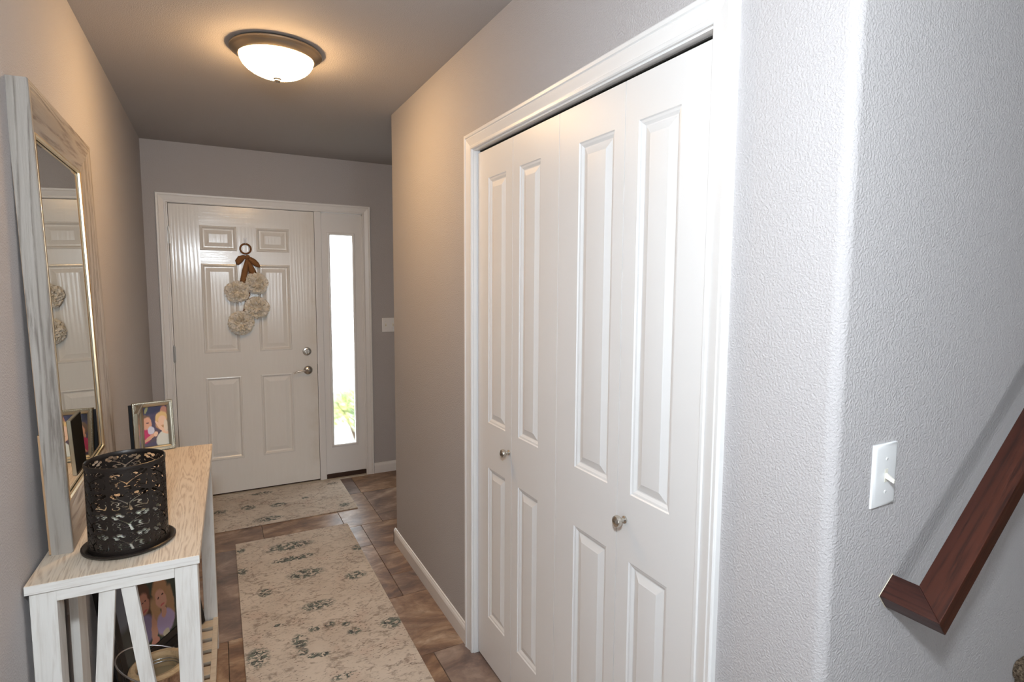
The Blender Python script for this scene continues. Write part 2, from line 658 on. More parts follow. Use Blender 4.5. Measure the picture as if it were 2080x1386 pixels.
for a, b, c, d in tiles:
    e = .0011
    x0, x1, y0, y1, k = a + e, b - e, c + e, d - e, .0012
    mb = MB()
    mb.add([(x0, y0, -.008), (x1, y0, -.008), (x1, y1, -.008), (x0, y1, -.008),
            (x0, y0, -k), (x1, y0, -k), (x1, y1, -k), (x0, y1, -k),
            (x0 + k, y0 + k, 0), (x1 - k, y0 + k, 0), (x1 - k, y1 - k, 0), (x0 + k, y1 - k, 0)],
           [(0, 1, 5, 4), (1, 2, 6, 5), (2, 3, 7, 6), (3, 0, 4, 7), (4, 5, 9, 8), (5, 6, 10, 9), (6, 7, 11, 10), (7, 4, 8, 11), (8, 9, 10, 11)])
    mb.build('floor_tile', M_TILE, floor, org=((a + b) / 2, (c + d) / 2, 0))
fb = MB().box(0, XR, YB, YC - .2, -.06, 0).build('floor_living', M_CARPET, org=(2, -2, 0))
tag(fb, 'carpeted floor of the room behind the hall', 'floor', 'structure')

# ------------------------------------------------------------------ SETTING: walls, ceiling
o = MB().box(-.12, 0, YB, D + .12, -.06, H + .05).build('wall_left', M_WALL, org=(0, 2, 1))
tag(o, 'left hall wall painted warm grey behind the mirror', 'wall', 'structure')

DX0, DX1 = .1403, 1.0587           # door slab
DZ0, DZ1 = .020, 2.051
UX0, UX1, UZ1 = .1203, 1.432, 2.070  # rough opening of door + sidelight
mb = MB().box(-.12, UX0, D, D + .12, -.06, H + .05).box(UX1, XE + .12, D, D + .12, -.06, H + .05).box(UX0, UX1, D, D + .12, UZ1, H + .05)
o = mb.build('wall_front', M_WALL, org=(0, D, 1))
tag(o, 'grey front wall around the entry door', 'wall', 'structure')
o = MB().box(XE, XE + .12, YR - .1, D + .12, -.06, H + .05).build('wall_entry', M_WALL, org=(XE, D, 1))
tag(o, 'grey side wall of the entry nook', 'wall', 'structure')

# closet wall with rounded corners and the closet opening
JY0, JY1, JZ = .852, 2.045, 2.035


def closet_wall():
    R = .022
    T = .115
    mb = MB()
    # far pier: plan outline with bullnose at (W, YR), turning to +x
    def arc(cx, cy, a0, a1, n=8):
        return [(cx + R * math.cos(a0 + (a1 - a0) * i / n), cy + R * math.sin(a0 + (a1 - a0) * i / n)) for i in range(n + 1)]
    far = [(W, JY1 + .0151), (W + T, JY1 + .0151), (W + T, YR - T), (XE, YR - T), (XE, YR)] + arc(W + R, YR - R, PI / 2, PI)
    near = [(W, JY0 - .0151), ] + arc(W + R, YC + R, PI, 1.5 * PI) + [(XR, YC), (XR, YC + T), (W + T, YC + T), (W + T, JY0 - .0151)]
    z0, z1 = -.06, H + .05
    zn = 4.9
    mb.prism([(x, y, z0) for x, y in far], (0, 0, z0), (0, 0, z1))
    mb.prism([(x, y, z0) for x, y in near], (0, 0, z0), (0, 0, zn))
    mb.box(W, W + T, JY0 - .0151, JY1 + .0151, JZ + .0151, z1)
    return mb


o = closet_wall().build('wall_right', M_WALL, org=(W, 1.5, 1), smooth=30)
tag(o, 'light grey textured wall around the closet and up the stairs', 'wall', 'structure')
# closet interior
mb = MB().box(W + .65, W + .67, JY0 - .15, JY1 + .3, 0, H).box(W + .115, W + .65, JY1 + .28, JY1 + .3, 0, H).box(W + .115, W + .65, JY0 - .15, JY0 - .13, 0, H)
o = mb.build('wall_closet', M_WALL, org=(W + .6, 1.5, 1))
tag(o, 'plain inner walls of the closet', 'wall', 'structure')

mb = MB().box(-.12, W + .3, YC - .5, YR + .0, H, H + .1).box(-.12, XE + .12, YR, D + .12, H, H + .1).box(W + .3, XE, YC + .05, YR, H, H + .1).box(-.12, 2.3, YB, YC - .5, H, H + .1).box(2.3, XR + .1, YB, -.5, H, H + .1).box(W + .3, 2.3, YC - .5, YC + .05, H, H + .1)
o = mb.build('ceiling', M_CEIL, org=(.6, 2.5, H))
tag(o, 'warm grey textured hall ceiling', 'ceiling', 'structure')
o = MB().box(2.25, XR + .1, -.5, YC + .1, 4.85, 4.95).build('ceiling_stairwell', M_CEIL, org=(3, 0, 4.9))
tag(o, 'ceiling high above the stairwell', 'ceiling', 'structure')

o = MB().box(-.12, .5, YB - .12, YB, 0, H).box(1.7, XR + .1, YB - .12, YB, 0, H).box(.5, 1.7, YB - .12, YB, 0, .85).box(.5, 1.7, YB - .12, YB, 2.25, H).build('wall_back', M_WALL, org=(2, YB, 1))
tag(o, 'back wall of the living room with an added window', 'wall', 'structure')
o = MB().box(XR, XR + .12, YB, YC + .1, 0, 4.9).build('wall_stair_end', M_WALL, org=(XR, -1, 1))
tag(o, 'end wall beyond the stairs', 'wall', 'structure')
mb = MB().box(2.3, XR, -.5, -.42, H + .0, 4.9).box(2.25, 2.33, -.5, YC, H + .1, 4.9)
o = mb.build('wall_stairwell', M_WALL, org=(3, -.45, 2))
tag(o, 'inner stairwell wall behind the camera', 'wall', 'structure')
win = empty('fill_window', (1.1, YB, 1.55), 'added unseen window in the living room back wall for fill light', 'window', 'structure')  # unseen window, added to go with the fill light
MB().box(.5, 1.7, YB - .06, YB - .02, .85, .90).box(.5, 1.7, YB - .06, YB - .02, 2.2, 2.25).box(.5, .55, YB - .06, YB - .02, .9, 2.2).box(1.65, 1.7, YB - .06, YB - .02, .9, 2.2).box(1.08, 1.12, YB - .06, YB - .02, .9, 2.2).build('window_frame', M_TRIM, win)
MB().box(.55, 1.08, YB - .05, YB - .044, .9, 2.2).build('pane', M_CLEAR, win)
MB().box(1.12, 1.65, YB - .05, YB - .044, .9, 2.2).build('pane', M_CLEAR, win)

# ------------------------------------------------------------------ SETTING: baseboards
BP = [(0, 0), (.012, 0), (.012, .062), (.009, .072), (.005, .078), (.005, .082), (0, .084)]   # (proud, height)


def baseboard_x(name, x, y0, y1, sgn, label):
    mb = MB().prism([(x + sgn * p, y0, h) for p, h in BP], (0, y0, 0), (0, y1, 0))
    o = mb.build(name, M_TRIM, org=(x, (y0 + y1) / 2, 0))
    return tag(o, label, 'baseboard', 'structure')


def baseboard_y(name, y, x0, x1, sgn, label):
    mb = MB().prism([(x0, y + sgn * p, h) for p, h in BP], (x0, 0, 0), (x1, 0, 0))
    o = mb.build(name, M_TRIM, org=((x0 + x1) / 2, y, 0))
    return tag(o, label, 'baseboard', 'structure')


baseboard_x('baseboard_left', 0, YB, D, 1, 'white baseboard along the left hall wall')
o = baseboard_x('baseboard_right', W, 2.103, YR + .012, -1, 'white baseboard between the closet casing and the far corner')
baseboard_y('baseboard_corner', YR, W - .012, XE, 1, 'white baseboard turning the far corner')
baseboard_y('baseboard_front', D, 1.474, XE, -1, 'white baseboard on the front wall right of the sidelight')
baseboard_x('baseboard_near', W, YC, .79, -1, 'white baseboard between the closet and the stair corner')

# ------------------------------------------------------------------ casings
CASE = [(0, 0), (0, .008), (.003, .0105), (.011, .0105), (.0135, .0075), (.018, .008), (.03, .011), (.042, .0135), (.045, .012), (.048, .0155), (.056, .0165), (.059, .015), (.0605, .012), (.0605, 0)]


def casing(name, P, a0, a1, top, label, org, m=M_TRIM, prof=CASE):
    """P(u, z, h) -> world point.  a0<a1 inner edges along u, top = inner head height"""
    t = empty(name, org, label, 'trim', 'structure')
    n = len(prof)

    def board(ends):
        mb = MB()
        vs = [P(*e(wd, h)) for e in ends for wd, h in prof]
        fs = [tuple(range(n)), tuple(reversed(range(n, 2 * n)))]
        for i in range(n):
            j = (i + 1) % n
            fs.append((i, j, n + j, n + i))
        mb.add(vs, fs)
        return mb.build('casing_board', m, t, smooth=20)
    board([lambda wd, h: (a0 - wd, 0.0, h), lambda wd, h: (a0 - wd, top + wd, h)])
    board([lambda wd, h: (a1 + wd, 0.0, h), lambda wd, h: (a1 + wd, top + wd, h)])
    board([lambda wd, h: (a0 - wd, top + wd, h), lambda wd, h: (a1 + wd, top + wd, h)])
    return t


casing('trim_1', lambda u, z, h: (u, D - h, z), .1303, 1.412, 2.0575, 'white moulded casing around the front door and sidelight', (.77, D, 0))
casing('trim_2', lambda u, z, h: (W - h, u, z), JY0 - .004, JY1 + .004, JZ + .005, 'white moulded casing around the closet opening', (W, 1.45, 0))

# closet jambs + track
cj = empty('trim_3', (W, 1.45, 0), 'white jamb boards lining the closet opening', 'trim', 'structure')
JD = .115
MB().box(W - .0004, W + JD, JY1, JY1 + .015, 0, JZ + .015).build('jamb_board', M_TRIM, cj)
MB().box(W - .0004, W + JD, JY0 - .015, JY0, 0, JZ + .015).build('jamb_board', M_TRIM, cj)
MB().box(W - .0004, W + JD, JY0, JY1, JZ, JZ + .015).build('jamb_board', M_TRIM, cj)
MB().box(W + .022, W + .052, JY0 + .01, JY1 - .01, JZ - .003, JZ - .0002).build('door_track', M_DARK, cj)


# ------------------------------------------------------------------ panelled slabs
def ring_panel(P, a0, a1, b0, b1, prof):
    """concentric rectangle rings; prof: (inset, depth)"""
    mb = MB()
    vs = []
    for ins, dp in prof:
        vs += [P(a0 + ins, b0 + ins, dp), P(a1 - ins, b0 + ins, dp), P(a1 - ins, b1 - ins, dp), P(a0 + ins, b1 - ins, dp)]
    fs = []
    for r in range(len(prof) - 1):
        for k in range(4):
            l = (k + 1) % 4
            fs.append((4 * r + k, 4 * r + l, 4 * r + 4 + l, 4 * r + 4 + k))
    r = 4 * (len(prof) - 1)
    fs.append((r, r + 1, r + 2, r + 3))
    return mb.add(vs, fs)


def framed_slab(P, a0, a1, b0, b1, thick, panels):
    """front face with rectangular holes + sides + back.  panels: (pa0,pa1,pb0,pb1)"""
    A = sorted({a0, a1} | {p[0] for p in panels} | {p[1] for p in panels})
    B = sorted({b0, b1} | {p[2] for p in panels} | {p[3] for p in panels})
    mb = MB()
    idx = {}
    vs = []
    for i, a in enumerate(A):
        for j, b in enumerate(B):
            idx[i, j] = len(vs)
            vs.append(P(a, b, 0))
    fs = []
    for i in range(len(A) - 1):
        for j in range(len(B) - 1):
            ca, cb = (A[i] + A[i + 1]) / 2, (B[j] + B[j + 1]) / 2
            if any(p[0] < ca < p[1] and p[2] < cb < p[3] for p in panels):
                continue
            fs.append((idx[i, j], idx[i + 1, j], idx[i + 1, j + 1], idx[i, j + 1]))
    mb.add(vs, fs)
    q = [P(a0, b0, 0), P(a1, b0, 0), P(a1, b1, 0), P(a0, b1, 0), P(a0, b0, thick), P(a1, b0, thick), P(a1, b1, thick), P(a0, b1, thick)]
    mb.add(q, [(4, 7, 6, 5), (0, 4, 5, 1), (1, 5, 6, 2), (2, 6, 7, 3), (3, 7, 4, 0)])
    return mb


LEAFP = [(0, 0), (.003, .003), (.0085, .0042), (.0105, .0055), (.0155, .0085), (.018, .0088), (.036, .0035), (.0385, .0022), (.041, .0020)]
LX = W + .0164
PV_Z = [(.208, .818), (.995, 1.919)]
SEAMS = [JY1 - .003, 1.7495, 1.4525, 1.1465, JY0 + .003]
MARG = [(.095, .050), (.048, .108), (.102, .042), (.050, .098)]     # (far side, near side) stile widths


def bifold(name, leaves, label, knob_y, knob_leaf):
    ya, yb = SEAMS[leaves[0]], SEAMS[leaves[-1] + 1]
    t = empty(name, (LX, (ya + yb) / 2, .013), label, 'door', 'structure')
    for k in leaves:
        y1, y0 = SEAMS[k] - .0012, SEAMS[k + 1] + .0012
        P = lambda a, b, dp: (LX + dp, a, b)
        pans = [(y0 + MARG[k][1], y1 - MARG[k][0], z0, z1) for z0, z1 in PV_Z]
        lf = framed_slab(P, y0, y1, .013, 2.0245, .034, pans).build('leaf', M_LEAF, t)
        for p in pans:
            ring_panel(P, *p, LEAFP).build('panel', M_LEAF, lf, smooth=12)
        if k == knob_leaf:
            c = (LX, knob_y, .924)
            kb = MB().lathe([(0, .0), (.0095, .0), (.0095, .003), (.0055, .006), (.0055, .012), (.010, .0155), (.0148, .021), (.0155, .026), (.0135, .0315), (.008, .0345), (0, .0355)], 28, c, (-1, 0, 0)).build('knob', M_NICKEL, lf, smooth=35)
            tag(kb, 'round brushed nickel knob')
    return t


bifold('door_2', [0, 1], 'far pair of white panelled bifold closet leaves', 1.768, 0)
bifold('door_3', [2, 3], 'near pair of white panelled bifold closet leaves', 1.113, 3)

# ------------------------------------------------------------------ FRONT DOOR
DOORP = [(0, 0), (.003, -.005), (.009, -.006), (.014, -.001), (.018, .007), (.022, .0095), (.028, .0095), (.050, .002), (.055, .0008)]
dpan = []
for pa0, pa1 in ((.3165, .5415), (.667, .884)):
    dpan += [(pa0, pa1, 1.747, 1.915), (pa0, pa1, 1.034, 1.655), (pa0, pa1, .262, .862)]
P = lambda a, b, dp: (a, D + .001 + dp, b)
door = framed_slab(P, DX0, DX1, DZ0, DZ1, .044, dpan).build('door_1', M_DOOR, org=(DX0, D, DZ0))
tag(door, 'white six-panel front door with embossed wood grain', 'door', 'structure')
for p in dpan:
    ring_panel(P, *p, DOORP).build('panel', M_DOOR, door, smooth=12)
for zc in (1.838, 1.038, .24):
    hb = MB()
    hb.tube([(DX0 - .002, D - .006, zc - .055), (DX0 - .002, D - .006, zc + .055)], .006, 12)
    hb.tube([(DX0 - .002, D - .006, zc + .055), (DX0 - .002, D - .006, zc + .062)], .004, 10)
    hb.box(DX0 - .010, DX0 + .006, D - .004, D + .000, zc - .052, zc + .052)
    hb.build('hinge', M_HINGE, door, smooth=40)
# deadbolt
c = (.987, D, 1.0157)
db = MB().lathe([(0, 0), (.031, 0), (.031, .006), (.027, .011), (.020, .0125), (.018, .010), (.016, .0125), (0, .0125)], 36, c, (0, -1, 0)).build('deadbolt', M_NICKEL, door, smooth=35)
tag(db, 'round nickel deadbolt with thumb turn')
MB().bar((.987, D - .024, 1.002), (.987, D - .024, 1.031), (.0045, 0, 0), (0, .011, 0)).build('thumb_turn', M_NICKEL, db, bevel=.003)
# lever
c = (.991, D, .8735)
lv = MB().lathe([(0, 0), (.033, 0), (.033, .005), (.029, .012), (.022, .016), (.014, .018), (.012, .030), (.012, .045), (.009, .047), (0, .047)], 36, c, (0, -1, 0)).build('lever_handle', M_NICKEL, door, smooth=35)
tag(lv, 'curved nickel lever handle')
pts, rs = [], []
for i in range(15):
    s = i / 14
    pts.append((.991 - .105 * s, D - .042 - .004 * math.sin(s * PI), .8735 + .004 * math.sin(s * PI * 1.1) - .012 * s ** 3))
    rs.append(.0085 - .0042 * s)
MB().tube(pts, rs, 12).build('lever', M_NICKEL, lv, smooth=50)
# strike wear mark
MB().box(1.0592, 1.0622, D - .0005, D + .004, .845, .915).build('strike_notch', M_DARK, door)

# door frame: jambs, mullion, head, threshold
jf = empty('trim_4', (.77, D, 0), 'white jambs, head and mullion of the front door frame', 'trim', 'structure')
MB().box(UX0, DX0 - .003, D - .001, D + .11, 0, UZ1).build('jamb_board', M_TRIM, jf)
MB().box(DX1 + .003, 1.108, D - .001, D + .11, 0, UZ1).box(DX1 + .010, 1.086, D - .005, D, 0, UZ1).build('mullion', M_TRIM, jf)
MB().box(1.4155, UX1, D - .001, D + .11, 0, UZ1).build('jamb_board', M_TRIM, jf)
MB().box(DX0 - .003, 1.4155, D - .001, D + .11, DZ1 + .004, UZ1).build('head_board', M_TRIM, jf)
for bx in ((DX0 - .0029, DX0 + .012, D + .0465, D + .10, 0, DZ1 + .0039), (DX1 - .012, DX1 + .0029, D + .0465, D + .10, 0, DZ1 + .0039), (DX0 + .012, DX1 - .012, D + .0465, D + .10, DZ1 - .012, DZ1 + .0039)):
    MB().box(*bx).build('weather_strip', M_DARK, jf)
th = empty('trim_5', (.77, D, 0), 'dark threshold under the front door', 'trim', 'structure')
MB().box(DX0 - .0029, DX1 + .0029, D + .0125, D + .13, 0, DZ0 - .001).build('sill_plate', M_SILL, th)
MB().prism([(.1303, D - .022, 0), (.1303, D - .020, .006), (.1303, D - .006, .009), (.1303, D + .012, .009), (.1303, D + .012, 0)], (.1303, 0, 0), (1.412, 0, 0)).build('sill_strip', gloss('pale_sill_strip', (.50, .44, .36), .6), th)

# ------------------------------------------------------------------ SIDELIGHT
wd = empty('window_1', (1.26, D, 0), 'tall narrow sidelight window beside the front door', 'window', 'structure')
SX0, SX1, SZ0, SZ1 = 1.109, 1.414, .044, 2.052
GX0, GX1, GZ0, GZ1 = 1.173, 1.3345, .274, 1.889
mb = MB()
y0, y1 = D + .010, D + .054
mb.box(SX0, GX0 - .012, y0, y1, SZ0, SZ1).box(GX1 + .012, SX1, y0, y1, SZ0, SZ1)
mb.box(GX0 - .012, GX1 + .012, y0, y1, SZ0, GZ0 - .012).box(GX0 - .012, GX1 + .012, y0, y1, GZ1 + .012, SZ1)
mb.build('sash_panel', M_TRIM, wd)
LITE = [(0, 0), (.004, -.007), (.012, -.008), (.020, -.004), (.0215, .006), (.0215, .02)]
mb = MB()
vs = []
for ins, dp in LITE:
    a0, a1, b0, b1 = 1.1515 + ins, 1.356 - ins, .2525 + ins, 1.9105 - ins
    vs += [(a0, D + .010 + dp, b0), (a1, D + .010 + dp, b0), (a1, D + .010 + dp, b1), (a0, D + .010 + dp, b1)]
fs = []
for r in range(len(LITE) - 1):
    for k in range(4):
        l = (k + 1) % 4
        fs.append((4 * r + k, 4 * r + l, 4 * r + 4 + l, 4 * r + 4 + k))
mb.add(vs, fs).build('lite_moulding', M_TRIM, wd)
MB().box(GX0 - .012, GX1 + .012, D + .029, D + .033, GZ0 - .012, GZ1 + .012).build('pane', M_PANE, wd)
MB().box(SX0, SX1, D + .004, D + .06, .004, SZ0).build('window_sill', M_SILL, wd)
# panel edge bead
for xx in (1.1135, 1.4095):
    MB().box(xx - .0035, xx + .0035, D + .004, D + .010, SZ0, SZ1).build('edge_bead', M_TRIM, wd)
MB().box(SX0, SX1, D + .004, D + .010, SZ1 - .008, SZ1).build('edge_bead', M_TRIM, wd)

# ------------------------------------------------------------------ OUTSIDE
o = MB().box(-6, 9, D + .12, D + 12, -.3, -.18).build('porch_ground', gloss('pale_concrete', (.62, .61, .58), .9), org=(1, D + 3, -.2))
tag(o, 'pale concrete ground outside the front door', 'ground', 'structure')


def shrub(cx, cy, rx, rz, n, label, seed):
    rr = random.Random(seed)
    t = empty('shrub', (cx, cy, -.18), label, 'shrub')
    g = G('shrub_leaf')
    cc = g.mix(g.smooth(g.noise(g.obj, 9, 3), .4, .62), (0.30, 0.42, 0.22), (0.62, 0.60, 0.26))
    g.col(cc).p(rough=.5)
    mb = MB()
    for i in range(n):
        a, e = rr.random() * 2 * PI, math.asin(rr.uniform(-.3, 1))
        r = rr.uniform(.55, 1.0)
        p = Vector((cx + rx * r * math.cos(e) * math.cos(a), cy + rx * r * math.cos(e) * math.sin(a), .10 + rz * r * math.sin(e)))
        u = Vector((rr.uniform(-1, 1), rr.uniform(-1, 1), rr.uniform(-.4, 1))).normalized()
        q = u.orthogonal().normalized()
        L, B = rr.uniform(.04, .07), rr.uniform(.012, .02)
        nrm = u.cross(q) * .008
        mb.add([p, p + u * L * .5 + q * B + nrm, p + u * L, p + u * L * .5 - q * B + nrm], [(0, 1, 2), (0, 2, 3)])
    mb.build('foliage', g.m, t)
    st = MB()
    for i in range(7):
        a = i * .9
        st.tube([(cx + .03 * math.cos(a), cy + .03 * math.sin(a), -.18), (cx + .12 * math.cos(a), cy + .12 * math.sin(a), .08), (cx + .25 * math.cos(a), cy + .25 * math.sin(a), .26)], [.012, .009, .005], 6)
    st.build('stem', gloss('shrub_bark', (.12, .08, .05), .9), t)


shrub(1.72, D + 1.75, .34, .33, 1500, 'low green and yellow shrub outside, seen through the sidelight', 4)

# ------------------------------------------------------------------ STAIRS
st = empty('stairs', (1.5, 0.07, 0), 'carpeted stair flight rising along the right wall', 'stairs', 'structure')
rise, run = .2133, .262
for i in range(10):
    x0 = 1.506 + i * run
    z1 = rise * (i + 1)
    R = .018
    prof = [(x0 + .012, 0 if i == 0 else z1 - rise - .02), (x0 + .012, z1 - .045), (x0, z1 - .034), (x0 - .004, z1 - .02), (x0, z1 - .007), (x0 + .01, z1), (x0 + run + .03, z1), (x0 + run + .03, 0 if i == 0 else z1 - rise - .02)]
    mb = MB().prism([(x, -.42, z) for x, z in prof], (0, -.42, 0), (0, YC - .001, 0))
    mb.build('carpet_step', M_CARPET, st, smooth=50)
o = tag(MB().prism([(1.60, -.42, -.05), (1.60, -.42, .02), (1.506 + 10 * run, -.42, rise * 10 - .3), (1.506 + 10 * run, -.42, -.05)], (0, -.42, 0), (0, -.40, 0)).build('stringer', M_TRIM, st))

# ------------------------------------------------------------------ HANDRAIL
hr = empty('handrail', (1.46, .51, .95), 'dark mahogany stair handrail with a mitred return to the wall', 'handrail')
sl = math.atan2(.815, 1.0)
ux, uz = math.cos(sl), math.sin(sl)
nx, nz = -uz, ux
HT = .036
YO, YI = .459, .512


def rp(s, y, t):     # s along slope from lower end, t = depth below top face
    return (1.4444 + ux * s - nx * t, y, .9621 + uz * s - nz * t)


WD = .050
L = 3.2
MB().hexa([rp(WD, YI, HT), rp(0, YO, HT), rp(L, YO, HT), rp(L, YI, HT), rp(WD, YI, 0), rp(0, YO, 0), rp(L, YO, 0), rp(L, YI, 0)]).build('rail', M_RAIL, hr, bevel=.0012)
MB().hexa([rp(0, YO, HT), rp(WD, YI, HT), rp(WD, YC - .0005, HT), rp(0, YC - .0005, HT), rp(0, YO, 0), rp(WD, YI, 0), rp(WD, YC - .0005, 0), rp(0, YC - .0005, 0)]).build('rail_return', M_RAILY, hr, bevel=.0012)
# pale caulk bead where the return meets the wall
mb = MB()
mb.tube([rp(-.001, YC - .001, HT), rp(-.001, YC - .001, 0), rp(WD + .001, YC - .001, 0)], .0008, 6)
mb.build('caulk_bead', gloss('caulk', (.75, .68, .55), .7), hr)
# wall bracket further up
mb = MB().tube([rp(1.1, YC - .005, .10), rp(1.1, (YO + YI) / 2, .09), rp(1.1, (YO + YI) / 2, .034)], .007, 10).lathe([(0, 0), (.03, 0), (.03, .006), (0, .008)], 20, rp(1.1, YC, .10), (0, -1, 0))
mb.build('bracket', M_NICKEL, hr, smooth=40)

# ------------------------------------------------------------------ SWITCHES
def switch(name, P, u0, u1, z0, z1, n, label, org):
    """P(u, z, h)"""
    t = empty(name, org, label, 'light switch')
    prof = [(0, 0), (0, .0022), (.0015, .0042), (.006, .0056), (.008, .006)]
    mb = MB()
    vs = []
    for ins, h in prof:
        vs += [P(u0 + ins, z0 + ins, h), P(u1 - ins, z0 + ins, h), P(u1 - ins, z1 - ins, h), P(u0 + ins, z1 - ins, h)]
    fs = []
    for r in range(len(prof) - 1):
        for k in range(4):
            l = (k + 1) % 4
            fs.append((4 * r + k, 4 * r + l, 4 * r + 4 + l, 4 * r + 4 + k))
    fs += [(16, 17, 18, 19)]
    mb.add(vs, fs).build('wall_plate', M_PLASTIC, t, smooth=60)
    zc = (z0 + z1) / 2
    for i in range(n):
        uc = u0 + (u1 - u0) * (i + .5) / n
        # collar and slot
        q = [P(uc + a, zc + b, .0062) for a, b in ((-.0052, -.0122), (.0052, -.0122), (.0052, .0122), (-.0052, .0122))]
        q2 = [P(uc + a, zc + b, .0066) for a, b in ((-.0045, -.0115), (.0045, -.0115), (.0045, .0115), (-.0045, .0115))]
        sl_ = MB().add(q + q2, [(0, 1, 5, 4), (1, 2, 6, 5), (2, 3, 7, 6), (3, 0, 4, 7), (4, 5, 6, 7)]).build('toggle_slot', M_TOGGLE, t)
        g0 = [P(uc + a, zc + b, h) for h in (.004, ) for a, b in ((-.0035, -.004), (.0035, -.004), (.0035, .006), (-.0035, .006))]
        g1 = [P(uc + a, zc + b, .021) for a, b in ((-.0028, -.0105), (.0028, -.0105), (.0028, -.0045), (-.0028, -.0045))]
        MB().hexa(g0 + g1).build('toggle', M_TOGGLE, t, bevel=.0012)
        for dz in (-.030, .030):
            a = Vector(P(uc, zc + dz, .0058))
            ax = Vector(P(uc, zc + dz, 1)) - Vector(P(uc, zc + dz, 0))
            sc = MB().lathe([(0, 0), (.0034, 0), (.0034, .0006), (.002, .0012), (0, .0013)], 16, a, ax).build('screw', M_PLASTIC, t, smooth=40)
            MB().hexa([P(uc + x, zc + dz + y, h) for h in (.0070, .0073) for x, y in ((-.0025, -.0004), (.0025, -.0004), (.0025, .0004), (-.0025, .0004))]).build('screw_slot', M_SCREWSLOT, sc)
    return t


switch('light_switch', lambda u, z, h: (u, YC - h, z), 1.396, 1.466, 1.135, 1.249, 1, 'white single toggle light switch on the wall above the handrail', (1.431, YC, 1.19))
switch('light_switch', lambda u, z, h: (u, D - h, z), 1.555, 1.671, 1.141, 1.255, 2, 'white double light switch on the front wall right of the sidelight', (1.61, D, 1.2))

# ------------------------------------------------------------------ CEILING LIGHT
LC = Vector((.647, 2.54, H))
cl = empty('ceiling_light', LC, 'lit flush ceiling light with nickel pan and glass bowl', 'ceiling light')
MB().lathe([(0, 0), (.150, 0), (.166, -.002), (.171, -.008), (.171, -.014), (.166, -.018), (.163, -.0195), (.161, -.022), (.155, -.028), (.147, -.034), (.142, -.037), (.138, -.037), (.138, -.03), (0, -.03)], 72, LC).build('pan', M_BRONZE, cl, smooth=28)
prof = [(.1385, -.033)]
for i in range(9):
    a = i / 8 * PI / 2
    prof.append((.1385 * math.cos(a) ** 1.05 if i < 8 else 0, -.033 - .079 * math.sin(a) ** 1.05))
bowl = MB().lathe(prof, 40, LC).build('glass_bowl', M_DOME, cl, smooth=60)
tag(bowl, 'glowing alabaster glass bowl')
MB().lathe([(0, -.107), (.014, -.108), (.016, -.112), (.011, -.116), (.0125, -.120), (.008, -.126), (0, -.128)], 24, LC).build('finial', M_NICKEL, cl, smooth=40)

# added globe light standing in for a camera flash on the near hall
pc = Vector(FLASH_POS)
pn = empty('flash_stand_in', (pc.x, pc.y, H), 'added white globe light standing in for a flash above the viewpoint', 'added light')
MB().lathe([(0, 0), (.06, 0), (.055, -.02), (.01, -.03), (0, -.03)], 32, (pc.x, pc.y, H)).build('added_canopy', M_NICKEL, pn, smooth=40)
MB().tube([(pc.x, pc.y, H - .02), (pc.x, pc.y, pc.z + .07)], .004, 8).build('added_cord', M_DARK, pn)
gp = [(.06 * math.sin(PI * i / 8), .06 * -math.cos(PI * i / 8)) for i in range(9)]
gp[0] = (0, -.06)
gp[-1] = (0, .06)
MB().lathe(gp, 14, pc).build('flash_globe', M_FLASH, pn, smooth=60)
MB().lathe([(0, .085), (.02, .085), (.026, .05), (.02, .045), (0, .045)], 24, pc).build('added_cap', M_NICKEL, pn, smooth=40)

# ------------------------------------------------------------------ CONSOLE TABLE
TZ = .86
TO = Vector((.0045, 1.5545, 0))
ta = math.radians(-1.3)
tx = Vector((math.cos(ta), math.sin(ta), 0))
ty = Vector((-math.sin(ta), math.cos(ta), 0))
tx, ty = Vector((1, 0, 0)) * math.cos(ta) + Vector((0, 1, 0)) * math.sin(ta), Vector((0, 1, 0)) * math.cos(ta) - Vector((1, 0, 0)) * math.sin(ta)
TWD, TLN = .334, 1.085


def tp(x, y, z):
    p = TO + tx * x + ty * y
    return (p.x, p.y, z)


def tbox(mb, x0, x1, y0, y1, z0, z1):
    return mb.hexa([tp(x0, y0, z0), tp(x1, y0, z0), tp(x1, y1, z0), tp(x0, y1, z0), tp(x0, y0, z1), tp(x1, y0, z1), tp(x1, y1, z1), tp(x0, y1, z1)])


tbl = empty('console_table', tp(TWD / 2, TLN / 2, 0), 'whitewashed wooden console table with slatted ends against the left wall', 'table')
tbox(MB(), 0, TWD, 0, TLN, TZ - .021, TZ).build('tabletop', M_TOPWOOD, tbl, bevel=.0015)
# near edge overlaid in the paler wood tone, flash light painted in
tbox(MB(), 0.0003, TWD - .0003, -.0012, .0005, TZ - .0205, TZ - .0008).build('lit_edge_band', M_TBLWOODX, tbl)
LZ = TZ - .0215
LW, LD = .048, .056
for x0 in (.006, TWD - .006 - LW):
    for y0 in (.006, TLN - .006 - LD):
        tbox(MB(), x0, x0 + LW, y0, y0 + LD, 0, LZ).build('leg', M_TBLWOOD, tbl, bevel=.0015)
xi0, xi1 = .006 + LW, TWD - .006 - LW
for y0 in (.004, TLN - .004 - .02):
    tbox(MB(), xi0 + .0003, xi1 - .0003, y0, y0 + .02, LZ - .026, LZ).build('apron', M_TBLWOODX, tbl, bevel=.001)
for x0 in (.012, TWD - .012 - .02):
    tbox(MB(), x0, x0 + .02, .006 + LD, TLN - .006 - LD, LZ - .055, LZ).build('apron', M_TBLWOOD, tbl, bevel=.001)
SHZ = .14
